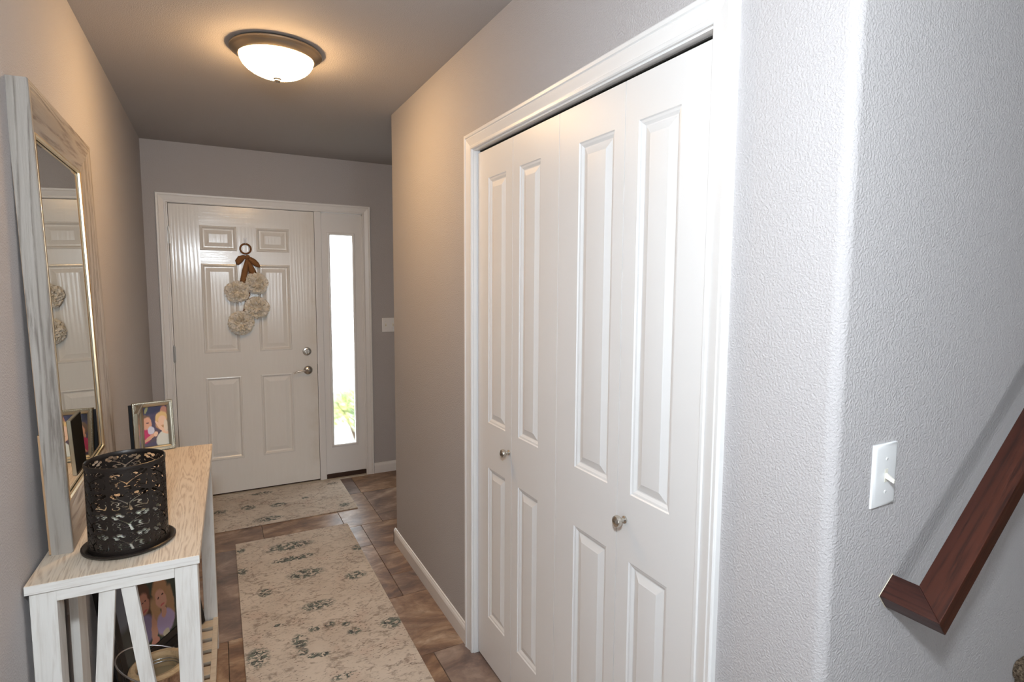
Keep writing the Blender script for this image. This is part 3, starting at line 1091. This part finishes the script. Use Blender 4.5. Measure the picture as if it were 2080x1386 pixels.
for y0 in (.010, TLN - .010 - .02):
    tbox(MB(), xi0 + .0003, xi1 - .0003, y0, y0 + .02, SHZ - .02, SHZ + .02).build('lower_rail', M_TBLWOODX, tbl, bevel=.001)
    for (ax0, ax1, bx0, bx1) in ((.1295, .161, .079, .111), (.171, .1995, .243, .274)):
        z1, z0 = LZ - .026, SHZ + .02
        yy0, yy1 = y0 + .0, y0 + .018
        MB().hexa([tp(bx0, yy0, z0), tp(bx1, yy0, z0), tp(bx1, yy1, z0), tp(bx0, yy1, z0), tp(ax0, yy0, z1), tp(ax1, yy0, z1), tp(ax1, yy1, z1), tp(ax0, yy1, z1)]).build('end_slat', M_TBLWOOD, tbl, bevel=.001)
for x0 in (.012, TWD - .004 - .018):
    tbox(MB(), x0, x0 + .018, .006 + LD, TLN - .006 - LD, SHZ - .030, SHZ + .001).build('side_rail', M_SLAT, tbl, bevel=.001)
ys = .09
while ys < TLN - .11:
    tbox(MB(), .03, TWD - .022, ys, ys + .052, SHZ - .013, SHZ).build('shelf_slat', M_SLAT, tbl, bevel=.001)
    ys += .0788
# back stretcher board seen between the legs
tbox(MB(), .008, .028, .30, .385, SHZ + .0, LZ - .0).build('back_slat', M_TBLWOOD, tbl, bevel=.001)

# ------------------------------------------------------------------ MIRROR
mo = Vector((.0655, 1.7065, TZ + .0005))
lean = math.atan2(.0258, 1.126)
mz = Vector((-math.sin(lean), 0, math.cos(lean)))     # up the mirror
MK = .006                                              # slight yaw of the leaning mirror
my = Vector((-MK, 1, 0)).normalized()
mn = my.cross(mz).normalized()                         # out of the mirror face
MWD, MHT, MTH, MFW = .757, 1.126, .043, .098


def mp(y, z, dpt):
    p = mo + my * y + mz * z - mn * dpt
    return (p.x, p.y, p.z)


mir = empty('wall_mirror', mp(MWD / 2, 0, .02), 'tall mirror in grey weathered wood frame leaning on the table', 'mirror')


def frame_board(quad, name, mat_, par, prof, P):
    """mitred board: prof (inset, depth) from outer edge inwards; quad -> function(inset) giving the two (y,z) ends"""
    mb = MB()
    n = len(prof)
    vs = []
    for e in (0, 1):
        for ins, dp in prof:
            y, z = quad(ins)[e]
            vs.append(P(y, z, dp))
    fs = [tuple(range(n)), tuple(reversed(range(n, 2 * n)))]
    for i in range(n):
        j = (i + 1) % n
        fs.append((i, j, n + j, n + i))
    return mb.add(vs, fs).build(name, mat_, par, smooth=25)


MPROF = [(0, MTH), (0, .002), (.002, 0), (.012, .0), (.05, .008), (MFW - .004, .0185), (MFW, .021), (MFW, MTH)]
frame_board(lambda i: [(i, i), (i, MHT - i)], 'frame_board', M_MIRF_V, mir, MPROF, mp)
frame_board(lambda i: [(MWD - i, i), (MWD - i, MHT - i)], 'frame_board', M_MIRF_V, mir, MPROF, mp)
frame_board(lambda i: [(i, i), (MWD - i, i)], 'frame_board', M_MIRF_H, mir, MPROF, mp)
frame_board(lambda i: [(i, MHT - i), (MWD - i, MHT - i)], 'frame_board', M_MIRF_H, mir, MPROF, mp)
BPROF = [(MFW, .0215), (MFW + .001, .0165), (MFW + .005, .0155), (MFW + .009, .0185), (MFW + .010, .0235)]
for q in (lambda i: [(i, i), (i, MHT - i)], lambda i: [(MWD - i, i), (MWD - i, MHT - i)], lambda i: [(i, i), (MWD - i, i)], lambda i: [(i, MHT - i), (MWD - i, MHT - i)]):
    frame_board(q, 'gold_bead', M_GOLD, mir, BPROF, mp)
e = MFW + .006
bv = .018
gz = .0232
vs = []
for ins, dp in ((e, gz + .0022), (e + bv, gz)):
    vs += [mp(ins, ins, dp), mp(MWD - ins, ins, dp), mp(MWD - ins, MHT - ins, dp), mp(ins, MHT - ins, dp)]
MB().add(vs, [(0, 1, 5, 4), (1, 2, 6, 5), (2, 3, 7, 6), (3, 0, 4, 7), (4, 5, 6, 7)]).build('mirror_glass', M_MIRROR, mir)
MB().hexa([mp(.0, .004, MTH), mp(MWD - .0, .004, MTH), mp(MWD, .004, MTH + .004), mp(0, .004, MTH + .004), mp(0, .30, MTH), mp(MWD, .30, MTH), mp(MWD, .30, MTH + .004), mp(0, .30, MTH + .004)]).build('backing_board', M_BACKING, mir)
MB().hexa([mp(.004, .30, MTH), mp(MWD - .004, .30, MTH), mp(MWD - .004, .30, MTH + .002), mp(.004, .30, MTH + .002), mp(.004, MHT - .01, MTH), mp(MWD - .004, MHT - .01, MTH), mp(MWD - .004, MHT - .01, MTH + .001), mp(.004, MHT - .01, MTH + .001)]).build('backing_board', M_BACKING, mir)

# ------------------------------------------------------------------ CANDLE HOLDER
cc = Vector((.1815, 1.700, TZ))
ch = empty('candle_holder', cc, 'dark pierced metal candle holder with leaf cutouts and saucer', 'candle holder')
MB().lathe([(0, .0), (.080, .0), (.096, .003), (.1005, .008), (.1005, .010), (.097, .0115), (.090, .0095), (.086, .006), (.084, .005), (0, .005)], 64, cc).build('saucer', M_IRON, ch, smooth=30)


def filigree():
    NU, NV = 66, 66          # cells per motif
    cols, rows = 6, 4
    U, V = np.meshgrid((np.arange(NU) + .5) / NU, (np.arange(NV) + .5) / NV, indexing='ij')

    def stroke(pts, w0, w1):
        d = np.full(U.shape, 9.0)
        m = len(pts) - 1
        for i in range(m):
            ax, ay = pts[i]
            bx, by = pts[i + 1]
            vx, vy = bx - ax, by - ay
            t = np.clip(((U - ax) * vx + (V - ay) * vy) / (vx * vx + vy * vy + 1e-9), 0, 1)
            dd = np.hypot(U - ax - t * vx, V - ay - t * vy)
            ww = w0 + (w1 - w0) * (i + t) / m
            d = np.minimum(d, dd - ww)
        return d < -.006

    def bez(a, b, c, n=8):
        return [((1 - t) ** 2 * a[0] + 2 * t * (1 - t) * b[0] + t * t * c[0], (1 - t) ** 2 * a[1] + 2 * t * (1 - t) * b[1] + t * t * c[1]) for t in np.linspace(0, 1, n)]

    def blob(cx, cy, r):
        return np.hypot(U - cx, V - cy) < r * .88

    def arcp(cx, cy, r, a0, a1, n=12):
        return [(cx + r * math.cos(a), cy + r * math.sin(a)) for a in np.linspace(a0, a1, n)]
    hole = np.zeros(U.shape, bool)
    # main stem and branches
    hole |= stroke(bez((.52, .06), (.50, .22), (.44, .38)), .045, .03)
    hole |= stroke(bez((.44, .36), (.34, .50), (.20, .66)), .03, .02)
    hole |= stroke(bez((.46, .34), (.55, .55), (.78, .68)), .03, .018)
    hole |= stroke(bez((.47, .22), (.34, .20), (.26, .30)), .03, .012)
    hole |= stroke(bez((.50, .14), (.44, .06), (.36, .08)), .022, .010)
    # upper left lobed leaf
    lf = blob(.12, .78, .085) | blob(.22, .86, .085) | blob(.31, .78, .07) | blob(.16, .68, .07)
    lf &= ~stroke([(.10, .86), (.28, .66)], .018, .018)
    hole |= lf
    # upper right lobed leaf
    rf = blob(.68, .84, .085) | blob(.80, .90, .075) | blob(.90, .82, .085) | blob(.84, .72, .07) | blob(.70, .74, .05)
    rf &= ~stroke([(.66, .70), (.88, .86)], .018, .018)
    hole |= rf
    # lower right folded leaf
    hole |= stroke(bez((.58, .44), (.72, .50), (.74, .40)), .03, .035)
    hole |= stroke(bez((.74, .42), (.62, .30), (.76, .28)), .04, .03)
    hole |= stroke(bez((.62, .18), (.74, .24), (.90, .14)), .035, .03)
    hole |= stroke(bez((.90, .14), (.96, .26), (.92, .40)), .03, .015)
    hole |= stroke(bez((.66, .10), (.74, .06), (.82, .08)), .02, .012)
    # scroll, lower left
    hole |= stroke(arcp(.16, .40, .085, -.4 * PI, 1.1 * PI), .018, .022)
    hole |= stroke(arcp(.17, .18, .085, -1.1 * PI, .45 * PI), .018, .022)
    hole |= stroke([(.16, .40), (.24, .33)], .018, .018)
    hole |= blob(.28, .44, .025) | blob(.34, .30, .02)
    # small fillers
    hole |= stroke(arcp(.47, .86, .06, -.2 * PI, PI), .018, .018)
    hole |= blob(.47, .72, .022) | blob(.57, .78, .02) | blob(.52, .60, .02) | blob(.60, .62, .018)
    hole |= stroke([(.93, .52), (.96, .62)], .018, .018) | stroke([(.07, .56), (.12, .52)], .018, .018)
    edge = (U < .045) | (U > .955) | (V < .02) | (V > .98)
    hole &= ~edge
    solid = ~hole
    nU, nV = NU * cols, NV * rows
    S = np.tile(solid, (cols, rows))
    r, z0, z1 = .084, .013, .215
    mb = MB()
    ang = np.arange(nU) / nU * 2 * PI + .18
    zz = np.linspace(z0, z1, nV + 1)
    ca, sa = np.cos(ang), np.sin(ang)
    used = {}
    vs, fs = [], []

    def vid(i, j):
        k = (i % nU, j)
        if k not in used:
            used[k] = len(vs)
            vs.append((cc.x + r * ca[i % nU], cc.y + r * sa[i % nU], cc.z + zz[j]))
        return used[k]
    for i in range(nU):
        for j in range(nV):
            if S[i, j]:
                fs.append((vid(i, j), vid(i + 1, j), vid(i + 1, j + 1), vid(i, j + 1)))
    mb.v, mb.f = vs, fs
    return mb


fo = filigree().build('pierced_sleeve', M_IRON, ch)
sm = fo.modifiers.new('sheet', 'SOLIDIFY')
sm.thickness = .0012
sm.offset = 0
mb = MB().lathe([(.0835, .213), (.0855, .214), (.086, .218), (.0855, .2225), (.0835, .2235), (.0822, .222), (.082, .214)], 72, cc, closed=True)
mb.build('rim', M_IRON, ch, smooth=40)
MB().lathe([(.083, .005), (.0852, .006), (.0852, .016), (.083, .017)], 72, cc, closed=True).build('rim', M_IRON, ch, smooth=40)
cd_ = empty('pillar_candle', (cc.x, cc.y, TZ + .0055), 'cream pillar candle inside the dark pierced holder', 'candle')
pr = [(0, .0055), (.066, .0055), (.068, .008), (.068, .098), (.066, .103), (.060, .104), (.05, .099), (.02, .095), (0, .094)]
g = G('cream_wax').col((.78, .74, .62)).p(rough=.45)
g.b.inputs['Subsurface Weight'].default_value = .15
g.b.inputs['Subsurface Radius'].default_value = (.02, .012, .006)
MB().lathe(pr, 48, cc).build('wax', g.m, cd_, smooth=40)
MB().tube([(cc.x, cc.y, TZ + .093), (cc.x + .002, cc.y, TZ + .108)], .0014, 6).build('wick', M_DARK, cd_)


# ------------------------------------------------------------------ PICTURE FRAMES
def picture(name, o, u, v, w_, h_, prof, thick, mframe, shapes_mat, label, back_m, bead=None, parent=None):
    """o: lower-left front corner; u along width, v up the frame, n out of the front"""
    o, u, v = Vector(o), Vector(u).normalized(), Vector(v).normalized()
    n = u.cross(v)                                   # towards the viewer
    t = parent or empty(name, o + u * w_ / 2, label, 'picture frame')

    def PP(a, b, dp):
        p = o + u * a + v * b - n * dp
        return (p.x, p.y, p.z)
    for q in (lambda i: [(i, i), (i, h_ - i)], lambda i: [(w_ - i, i), (w_ - i, h_ - i)], lambda i: [(i, i), (w_ - i, i)], lambda i: [(i, h_ - i), (w_ - i, h_ - i)]):
        frame_board(q, 'frame_moulding', mframe, t, prof, PP)
    ins, dp = prof[-2][0] - .002, prof[-2][1] + .002
    q = [PP(ins, ins, dp), PP(w_ - ins, ins, dp), PP(w_ - ins, h_ - ins, dp), PP(ins, h_ - ins, dp)]
    pr_ = MB().add(q, [(0, 1, 2, 3)]).build('photo_print', shapes_mat, t, uv=[(0, 0), (1, 0), (1, 1), (0, 1)])
    k = dp + .002
    MB().hexa([PP(.004, .004, k), PP(w_ - .004, .004, k), PP(w_ - .004, h_ - .004, k), PP(.004, h_ - .004, k), PP(.004, .004, thick), PP(w_ - .004, .004, thick), PP(w_ - .004, h_ - .004, thick), PP(.004, h_ - .004, thick)]).build('back_board', back_m, t)
    if bead:
        bm_ = MB()
        k = int(w_ / .006)
        for i in range(k):
            for b in (bead, h_ - bead):
                c = Vector(PP(.006 + (w_ - .012) * i / (k - 1), b, -.0005))
                bm_.lathe([(0, -.002), (.0018, -.0008), (.0018, .0008), (0, .002)], 6, c, n)
        k = int(h_ / .006)
        for i in range(k):
            for a in (bead, w_ - bead):
                c = Vector(PP(a, .006 + (h_ - .012) * i / (k - 1), -.0005))
                bm_.lathe([(0, -.002), (.0018, -.0008), (.0018, .0008), (0, .002)], 6, c, n)
        bm_.build('beading', mframe, t, smooth=80)
    return t, PP


SK1, SK2, SK3 = (.66, .34, .22), (.78, .50, .34), (.55, .27, .17)
kids = print_mat('print_two_children', ((.05, .04, .09), (.10, .07, .12)), [
    (.30, .93, .5, .13, 0, (.035, .03, .075), .5), (.28, .93, .04, .11, -.55, (.30, .27, .10), .3),
    (.62, .28, .5, .14, .25, (.09, .06, .085), .3), (.85, .16, .30, .20, .3, (.62, .62, .55), .2),
    (.88, .86, .12, .13, 0, (.52, .22, .14), .3), (.92, .72, .07, .06, 0, (.75, .78, .72), .3),
    (.78, .68, .21, .17, .2, (.70, .45, .19), .25), (.78, .52, .22, .12, 0, (.50, .27, .13), .3),
    (.80, .62, .14, .12, .2, SK2, .3), (.72, .46, .05, .22, .75, SK2, .25), (.86, .36, .16, .06, -.5, SK2, .25), (.92, .48, .08, .16, 0, (.70, .58, .44), .3),
    (.22, .64, .20, .16, 0, (.17, .10, .06), .25), (.28, .57, .16, .17, -.15, SK1, .25), (.36, .60, .07, .10, 0, SK1, .4),
    (.30, .60, .045, .018, 0, (.12, .05, .05), .5), (.38, .47, .05, .012, .2, (.45, .09, .10), .5),
    (.12, .46, .04, .06, 0, SK3, .3),
    (.16, .26, .26, .17, .2, (.50, .02, .11), .25), (.40, .40, .12, .10, 0, (.60, .58, .68), .3), (.34, .22, .30, .045, .42, SK1, .25), (.55, .30, .07, .06, .4, SK2, .3),
])
fb_l = Vector((.1019, 2.5920, TZ + .0015))
fu = Vector((math.cos(.21), math.sin(.21), 0))
fn = Vector((fu.y, -fu.x, 0))
ln = math.radians(11)
fvv = Vector((0, 0, 1)) * math.cos(ln) - fn * math.sin(ln)
SP = [(0, .018), (0, .003), (.002, 0), (.006, 0), (.0075, .002), (.010, .0025), (.0165, .007), (.019, .008), (.021, .012), (.021, .018)]
M_VELVET = gloss('black_velvet', (.012, .012, .014), .8)
frm, PPs = picture('photo_frame', fb_l, fu, fvv, .1365, .196, SP, .02, M_PEWTER, kids, 'small hinged pewter photo frame of two children on the table', M_VELVET, bead=.004)
MB().hexa([PPs(-.010, .002, .012), PPs(-.0004, .002, .012), PPs(-.0004, .190, .012), PPs(-.010, .190, .012), PPs(-.010, .002, .028), PPs(-.0004, .002, .028), PPs(-.0004, .190, .028), PPs(-.010, .190, .028)]).build('hinge_spine', M_VELVET, frm)
# second leaf, folded forward, seen edge-on; its black back faces the mirror
hl = Vector((.136, 2.412, TZ + .0012))
hu = Vector((.135, 2.588, 0)) - Vector((hl.x, hl.y, 0))
kid = print_mat('print_one_child', ((.10, .12, .10), (.2, .18, .14)), [(.5, .62, .22, .2, 0, (.20, .12, .07), .3), (.5, .58, .16, .17, 0, SK1, .3), (.5, .25, .32, .22, 0, (.25, .3, .5), .3)])
picture('photo_frame', hl, hu, (0, 0, 1), hu.length, .194, [(0, .012), (0, .002), (.002, 0), (.006, 0), (.0165, .004), (.021, .006), (.021, .012)], .0125, M_PEWTER, kid, None, M_VELVET, parent=frm)

girls = print_mat('print_two_girls', ((.035, .05, .038), (.065, .085, .07)), [
    (.05, .62, .17, .50, 0, (.16, .18, .22), .5), (.10, .20, .22, .26, 0, (.06, .065, .06), .5),
    (.37, .62, .13, .22, 0, (.10, .05, .035), .3), (.33, .38, .14, .20, 0, (.085, .045, .03), .4),
    (.385, .56, .080, .135, -.1, (.46, .21, .15), .3), (.34, .26, .14, .17, 0, (.24, .20, .36), .3),
    (.39, .475, .032, .015, .1, (.42, .10, .10), .5), (.365, .59, .016, .010, 0, (.08, .04, .04), .4), (.415, .595, .016, .010, 0, (.08, .04, .04), .4),
    (.65, .55, .125, .20, .1, (.42, .23, .12), .3), (.53, .30, .065, .26, .1, (.44, .26, .14), .35), (.76, .33, .065, .25, -.1, (.40, .24, .13), .35),
    (.635, .475, .082, .135, .15, (.62, .34, .25), .3), (.605, .505, .017, .010, .1, (.10, .05, .05), .4), (.675, .52, .017, .010, .1, (.10, .05, .05), .4),
    (.638, .40, .036, .014, .2, (.55, .15, .14), .5), (.64, .17, .15, .15, .1, (.44, .36, .60), .25), (.645, .30, .045, .07, 0, (.58, .32, .24), .3),
    (.455, .16, .045, .20, -.12, (.58, .31, .22), .3), (.44, .03, .06, .06, 0, (.60, .27, .20), .3), (.62, .03, .05, .05, .5, (.62, .56, .42), .3),
])
th_, ph_ = math.radians(58), math.radians(9)
bu = Vector((math.cos(th_), math.sin(th_), 0))
bb = Vector((-math.sin(th_), math.cos(th_), 0))
bvv = bb * math.sin(ph_) + Vector((0, 0, 1)) * math.cos(ph_)
BW, BH = .45, .42
bo = Vector((.314, 2.553, SHZ + .003)) - bu * BW
BFP = [(0, .022), (0, .004), (.004, 0), (.016, .002), (.020, .008), (.030, .006), (.040, .012), (.042, .016), (.066, .016), (.067, .018), (.067, .022)]
M_BLACKF = gloss('black_satin_frame', (.010, .0095, .010), .3)
picture('large_photo_frame', bo, bu, bvv, BW, BH, BFP, .024, M_BLACKF, girls, 'large black photo frame of two girls leaning on the table shelf', M_DARK)

# ------------------------------------------------------------------ LOG PAIL on the shelf
pz = SHZ + .0005
pcn = Vector((.197, 2.018, pz))
pl = empty('log_pail', pcn, 'rustic bark-sided wooden pail with wire handle on the table shelf', 'pail')
g = G('pail_bark')
v = g.map(g.obj, (14, 14, 4))
nn = g.noise(v, 2.2, 6, .65, .6)
g.col(g.ramp(nn, [(.3, (.05, .025, .015)), (.5, (.20, .10, .05)), (.62, (.36, .22, .13)), (.75, (.55, .50, .44))])).p(rough=.85)
g.bump(nn, .9, .006)
mb = MB()
rb = random.Random(5)
prof = [(.078, 0), (.080, .02), (.078, .08), (.079, .14), (.0775, .185)]
n = 40
jit = [1 + .025 * math.sin(3 * 2 * PI * k / n + 1) + rb.uniform(-.015, .015) for k in range(n)]
vs, fs = [], []
for r, h in prof:
    for k in range(n):
        a = 2 * PI * k / n
        vs.append((pcn.x + r * jit[k] * math.cos(a), pcn.y + r * jit[k] * math.sin(a), pz + h))
for i in range(len(prof) - 1):
    for k in range(n):
        l = (k + 1) % n
        fs.append((i * n + k, i * n + l, i * n + n + l, i * n + n + k))
fs.append(tuple(range(n)))
mb.add(vs, fs).build('bark_side', g.m, pl, smooth=60)
MB().lathe([(.060, .14), (.060, .186), (.063, .192), (.073, .194), (.079, .190), (.081, .184), (.078, .178), (.066, .17)], 48, pcn, closed=True).build('wood_rim', M_RIMWOOD, pl, smooth=35)
MB().lathe([(0, .02), (.057, .02), (.0585, .025), (.0585, .176), (.0565, .179), (.0565, .03), (0, .03)], 40, pcn).build('glass_liner', M_CLEAR, pl, smooth=40)
MB().lathe([(0, .0305), (.0555, .0305), (.0555, .145), (.03, .149), (0, .147)], 40, pcn).build('liner_fill', gloss('dried_moss', (.34, .26, .15), .9), pl, smooth=40)
for zz_ in (.160, .170):
    mb = MB().tube([(pcn.x + .0575 * math.cos(2 * PI * k / 40), pcn.y + .0575 * math.sin(2 * PI * k / 40), pz + zz_) for k in range(40)], .0013, 6, closed=True)
    mb.build('wire_ring', M_WIRE, pl, smooth=60)
hd = []
pd = Vector((.42, .91, 0)).normalized()
tl = Vector((-.91, .42, 0)) * math.sin(math.radians(72)) + Vector((0, 0, 1)) * math.cos(math.radians(72))
for i in range(25):
    a = PI * i / 24
    hd.append(pcn + Vector((0, 0, .186)) + pd * .083 * math.cos(a) + tl * .125 * math.sin(a))
MB().tube(hd, .0024, 8).build('wire_handle', M_WIRE, pl, smooth=60)
for s in (-1, 1):
    MB().lathe([(0, -.006), (.004, -.004), (.005, .001), (.003, .004), (0, .005)], 12, pcn + Vector((0, 0, .186)) + pd * .0815 * s, pd * s).build('rivet', M_WIRE, pl, smooth=50)

# ------------------------------------------------------------------ DOOR SWAG (wreath)
ws = empty('door_wreath', (.60, D - .02, 1.76), 'hanging swag of four cream blossoms with burlap bow on the front door', 'wreath')
yd = D - .012
g = G('twine_brown').col((.20, .085, .03)).p(rough=.85)
v = g.noise(g.obj, 220, 2)
M_TWINE = g.bump(v, .6, .002).m
ringpts = [(.5955 + .034 * math.cos(2 * PI * k / 36), yd - .008, 1.764 + .034 * math.sin(2 * PI * k / 36)) for k in range(36)]
MB().tube(ringpts, .0062, 10, closed=True).build('ring', M_TWINE, ws, smooth=60)
g = G('burlap')
vv = g.map(g.obj, (1, 1, 1))
wx = g.n('TexWave', wave_type='BANDS', bands_direction='DIAGONAL')
g.set(wx, 'Vector', vv)
wx.inputs['Scale'].default_value = 130
g.col(g.mix(g.noise(g.obj, 30, 3), (.25, .105, .035), (.36, .18, .075))).p(rough=.9)
M_BURLAP = g.bump(wx.outputs[1], .5, .002).m


def ribbon(name, path, widths, thick=.0012):
    """flat strip with a soft fold; path (x, y, z), widths half"""
    mb = MB()
    K = 5
    path = [Vector(p) for p in path]
    vs, fs = [], []
    for i, p in enumerate(path):
        t = (path[min(i + 1, len(path) - 1)] - path[max(i - 1, 0)]).normalized()
        s_ = t.cross(Vector((0, -1, 0))).normalized()
        for k in range(K):
            q = (k / (K - 1)) * 2 - 1
            vs.append(p + s_ * widths[i] * q + Vector((0, -.007 * math.cos(q * 2.6) * min(1, widths[i] / .02), 0)))
    for i in range(len(path) - 1):
        for k in range(K - 1):
            fs.append((i * K + k, i * K + k + 1, i * K + K + k + 1, i * K + K + k))
    mb.add(vs, fs)
    o = mb.build(name, M_BURLAP, ws, smooth=70)
    m_ = o.modifiers.new('cloth', 'SOLIDIFY')
    m_.thickness = thick * 1.5
    return o


ribbon('bow_loop', [(.603, yd - .020, 1.702), (.585, yd - .026, 1.706), (.562, yd - .032, 1.694), (.546, yd - .028, 1.672), (.541, yd - .02, 1.651)], [.009, .015, .023, .021, .008])
ribbon('bow_loop', [(.603, yd - .020, 1.704), (.622, yd - .026, 1.695), (.643, yd - .030, 1.676), (.664, yd - .026, 1.655), (.683, yd - .02, 1.637)], [.009, .014, .020, .018, .006])
ribbon('bow_tail', [(.602, yd - .022, 1.690), (.596, yd - .026, 1.650), (.585, yd - .028, 1.600), (.576, yd - .026, 1.55), (.572, yd - .024, 1.525)], [.010, .016, .020, .021, .020])
ribbon('bow_tail', [(.606, yd - .020, 1.690), (.617, yd - .022, 1.655), (.632, yd - .024, 1.615), (.643, yd - .022, 1.585)], [.009, .016, .021, .021])
MB().lathe([(0, -.016), (.010, -.013), (.015, -.004), (.015, .006), (.009, .014), (0, .016)], 16, (.606, yd - .022, 1.706), (.3, 0, 1)).build('bow_knot', M_BURLAP, ws, smooth=60)
MB().tube([(.600, yd - .012, 1.70), (.612, yd - .012, 1.60), (.615, yd - .012, 1.50), (.612, yd - .012, 1.44), (.585, yd - .012, 1.39), (.568, yd - .012, 1.32), (.56, yd - .012, 1.26)], .004, 8).build('stem', M_TWINE, ws, smooth=60)
g = G('cream_petals')
g.col(g.mix(g.smooth(g.noise(g.obj, 26, 3), .35, .65), (.90, .85, .77), (.84, .75, .60))).p(rough=.85, spec=.2)
M_PETAL = g.m


def blossom(cx, cz, R, seed):
    rr = random.Random(seed)
    mb = MB()
    c = Vector((cx, yd - .016, cz))
    out = Vector((0, -1, 0))
    layers = [(1.0, 16, .10, .55), (.9, 15, .40, .55), (.76, 13, .68, .5), (.6, 11, .92, .45), (.44, 9, 1.12, .4), (.3, 7, 1.3, .36)]
    for lr, n_, el, wid in layers:
        for k in range(n_):
            a = 2 * PI * (k + rr.uniform(-.25, .25)) / n_ + lr * 3
            e_ = el + rr.uniform(-.10, .10)
            rad = Vector((math.cos(a), 0, math.sin(a)))
            d = rad * math.cos(e_) + out * math.sin(e_)
            s_ = rad.cross(out).normalized()
            nn_ = d.cross(s_).normalized()
            L_ = R * (.72 + .3 * lr) * rr.uniform(.88, 1.06)
            wd_ = R * wid * .52
            base = c + d * R * .12
            rowsv = []
            NS = 7
            for t in (0, .35, .7, .92, 1.0):
                wdt = wd_ * (.25 + 1.0 * math.sin(min(t, .85) * 1.8))
                row = []
                for q in range(NS):
                    f = q / (NS - 1) * 2 - 1
                    ruf = (math.sin(q * 2.3 + k * 1.7 + lr * 9) * .10 + rr.uniform(-.05, .05)) * R * t
                    tip = (1 - .16 * f * f + .05 * math.sin(q * 3.1 + k)) if t == 1.0 else 1
                    row.append(base + d * L_ * .86 * t * tip + s_ * f * wdt + nn_ * (ruf * .8 + .10 * R * t * t + .12 * R * f * f * t))
                rowsv.append(row)
            vs = [p for row in rowsv for p in row]
            fs = []
            for i in range(4):
                for q in range(NS - 1):
                    fs.append((i * NS + q, i * NS + q + 1, i * NS + NS + q + 1, i * NS + NS + q))
            mb.add(vs, fs)
    mb.lathe([(0, .016), (.02, .012), (.026, 0), (.02, -.012)], 12, c, out)
    return mb.build('blossom', M_PETAL, ws, smooth=70)


for i, (x, z, R) in enumerate(((.533, 1.462, .080), (.656, 1.520, .079), (.655, 1.348, .084), (.553, 1.243, .086))):
    blossom(x, z, R, 11 + i)
MB().tube([(.5955, D - .0005, 1.835), (.5955, D - .006, 1.825), (.5955, D - .012, 1.80), (.5955, D - .022, 1.792), (.5955, D - .026, 1.802)], .002, 8).box(.583, .608, D - .004, D, 1.805, 1.84).build('hook', gloss('clear_hook', (.72, .71, .72), .15), ws, smooth=50)

# ------------------------------------------------------------------ RUGS
RC = (.765, 2.55)
blobs = [(.7195, 3.415, .14, .06), (.725, 3.2475, .13, .035), (1.063, 3.213, .03, .04), (.468, 3.214, .03, .045), (.4705, 3.48, .025, .035), (.761, 3.042, .10, .055), (.989, 2.905, .06, .045), (.557, 2.935, .035, .045),
         (.770, 2.7035, .085, .045), (1.0387, 2.405, .052, .048), (.4953, 2.4173, .048, .075), (.729, 2.518, .03, .028), (.793, 2.516, .024, .026), (.856, 2.488, .02, .02), (.658, 2.453, .035, .06), (.881, 2.4186, .035, .03), (.695, 2.3276, .03, .02), (.735, 2.317, .03, .018), (.66, 2.373, .025, .03), (.587, 2.618, .03, .012), (.78, 2.1454, .05, .02)]
rug = MB().box(.446, 1.082, 1.30, 3.585, .0006, .0075).build('runner_rug', rug_mat('runner_pile', RC, blobs, (.775, 2.41, .115, .10)), org=(RC[0], RC[1], 0), bevel=.0025)
tag(rug, 'long faded beige runner rug with teal flowers along the hall', 'rug')
MC = (.76, 4.12)
mbl = [(.541, 4.149, .05, .05), (.641, 4.396, .08, .03), (.727, 4.112, .06, .04), (.643, 3.886, .10, .045), (.369, 4.152, .05, .04), (1.133, 4.37, .05, .025), (.9045, 4.16, .025, .03), (1.126, 3.904, .04, .04)]
mat_ = MB().box(.30, 1.199, 3.815, 4.452, .0006, .0075).build('door_mat', rug_mat('door_mat_pile', MC, mbl), org=(MC[0], MC[1], 0), bevel=.0025)
tag(mat_, 'beige door mat with teal flowers in front of the entry door', 'rug')
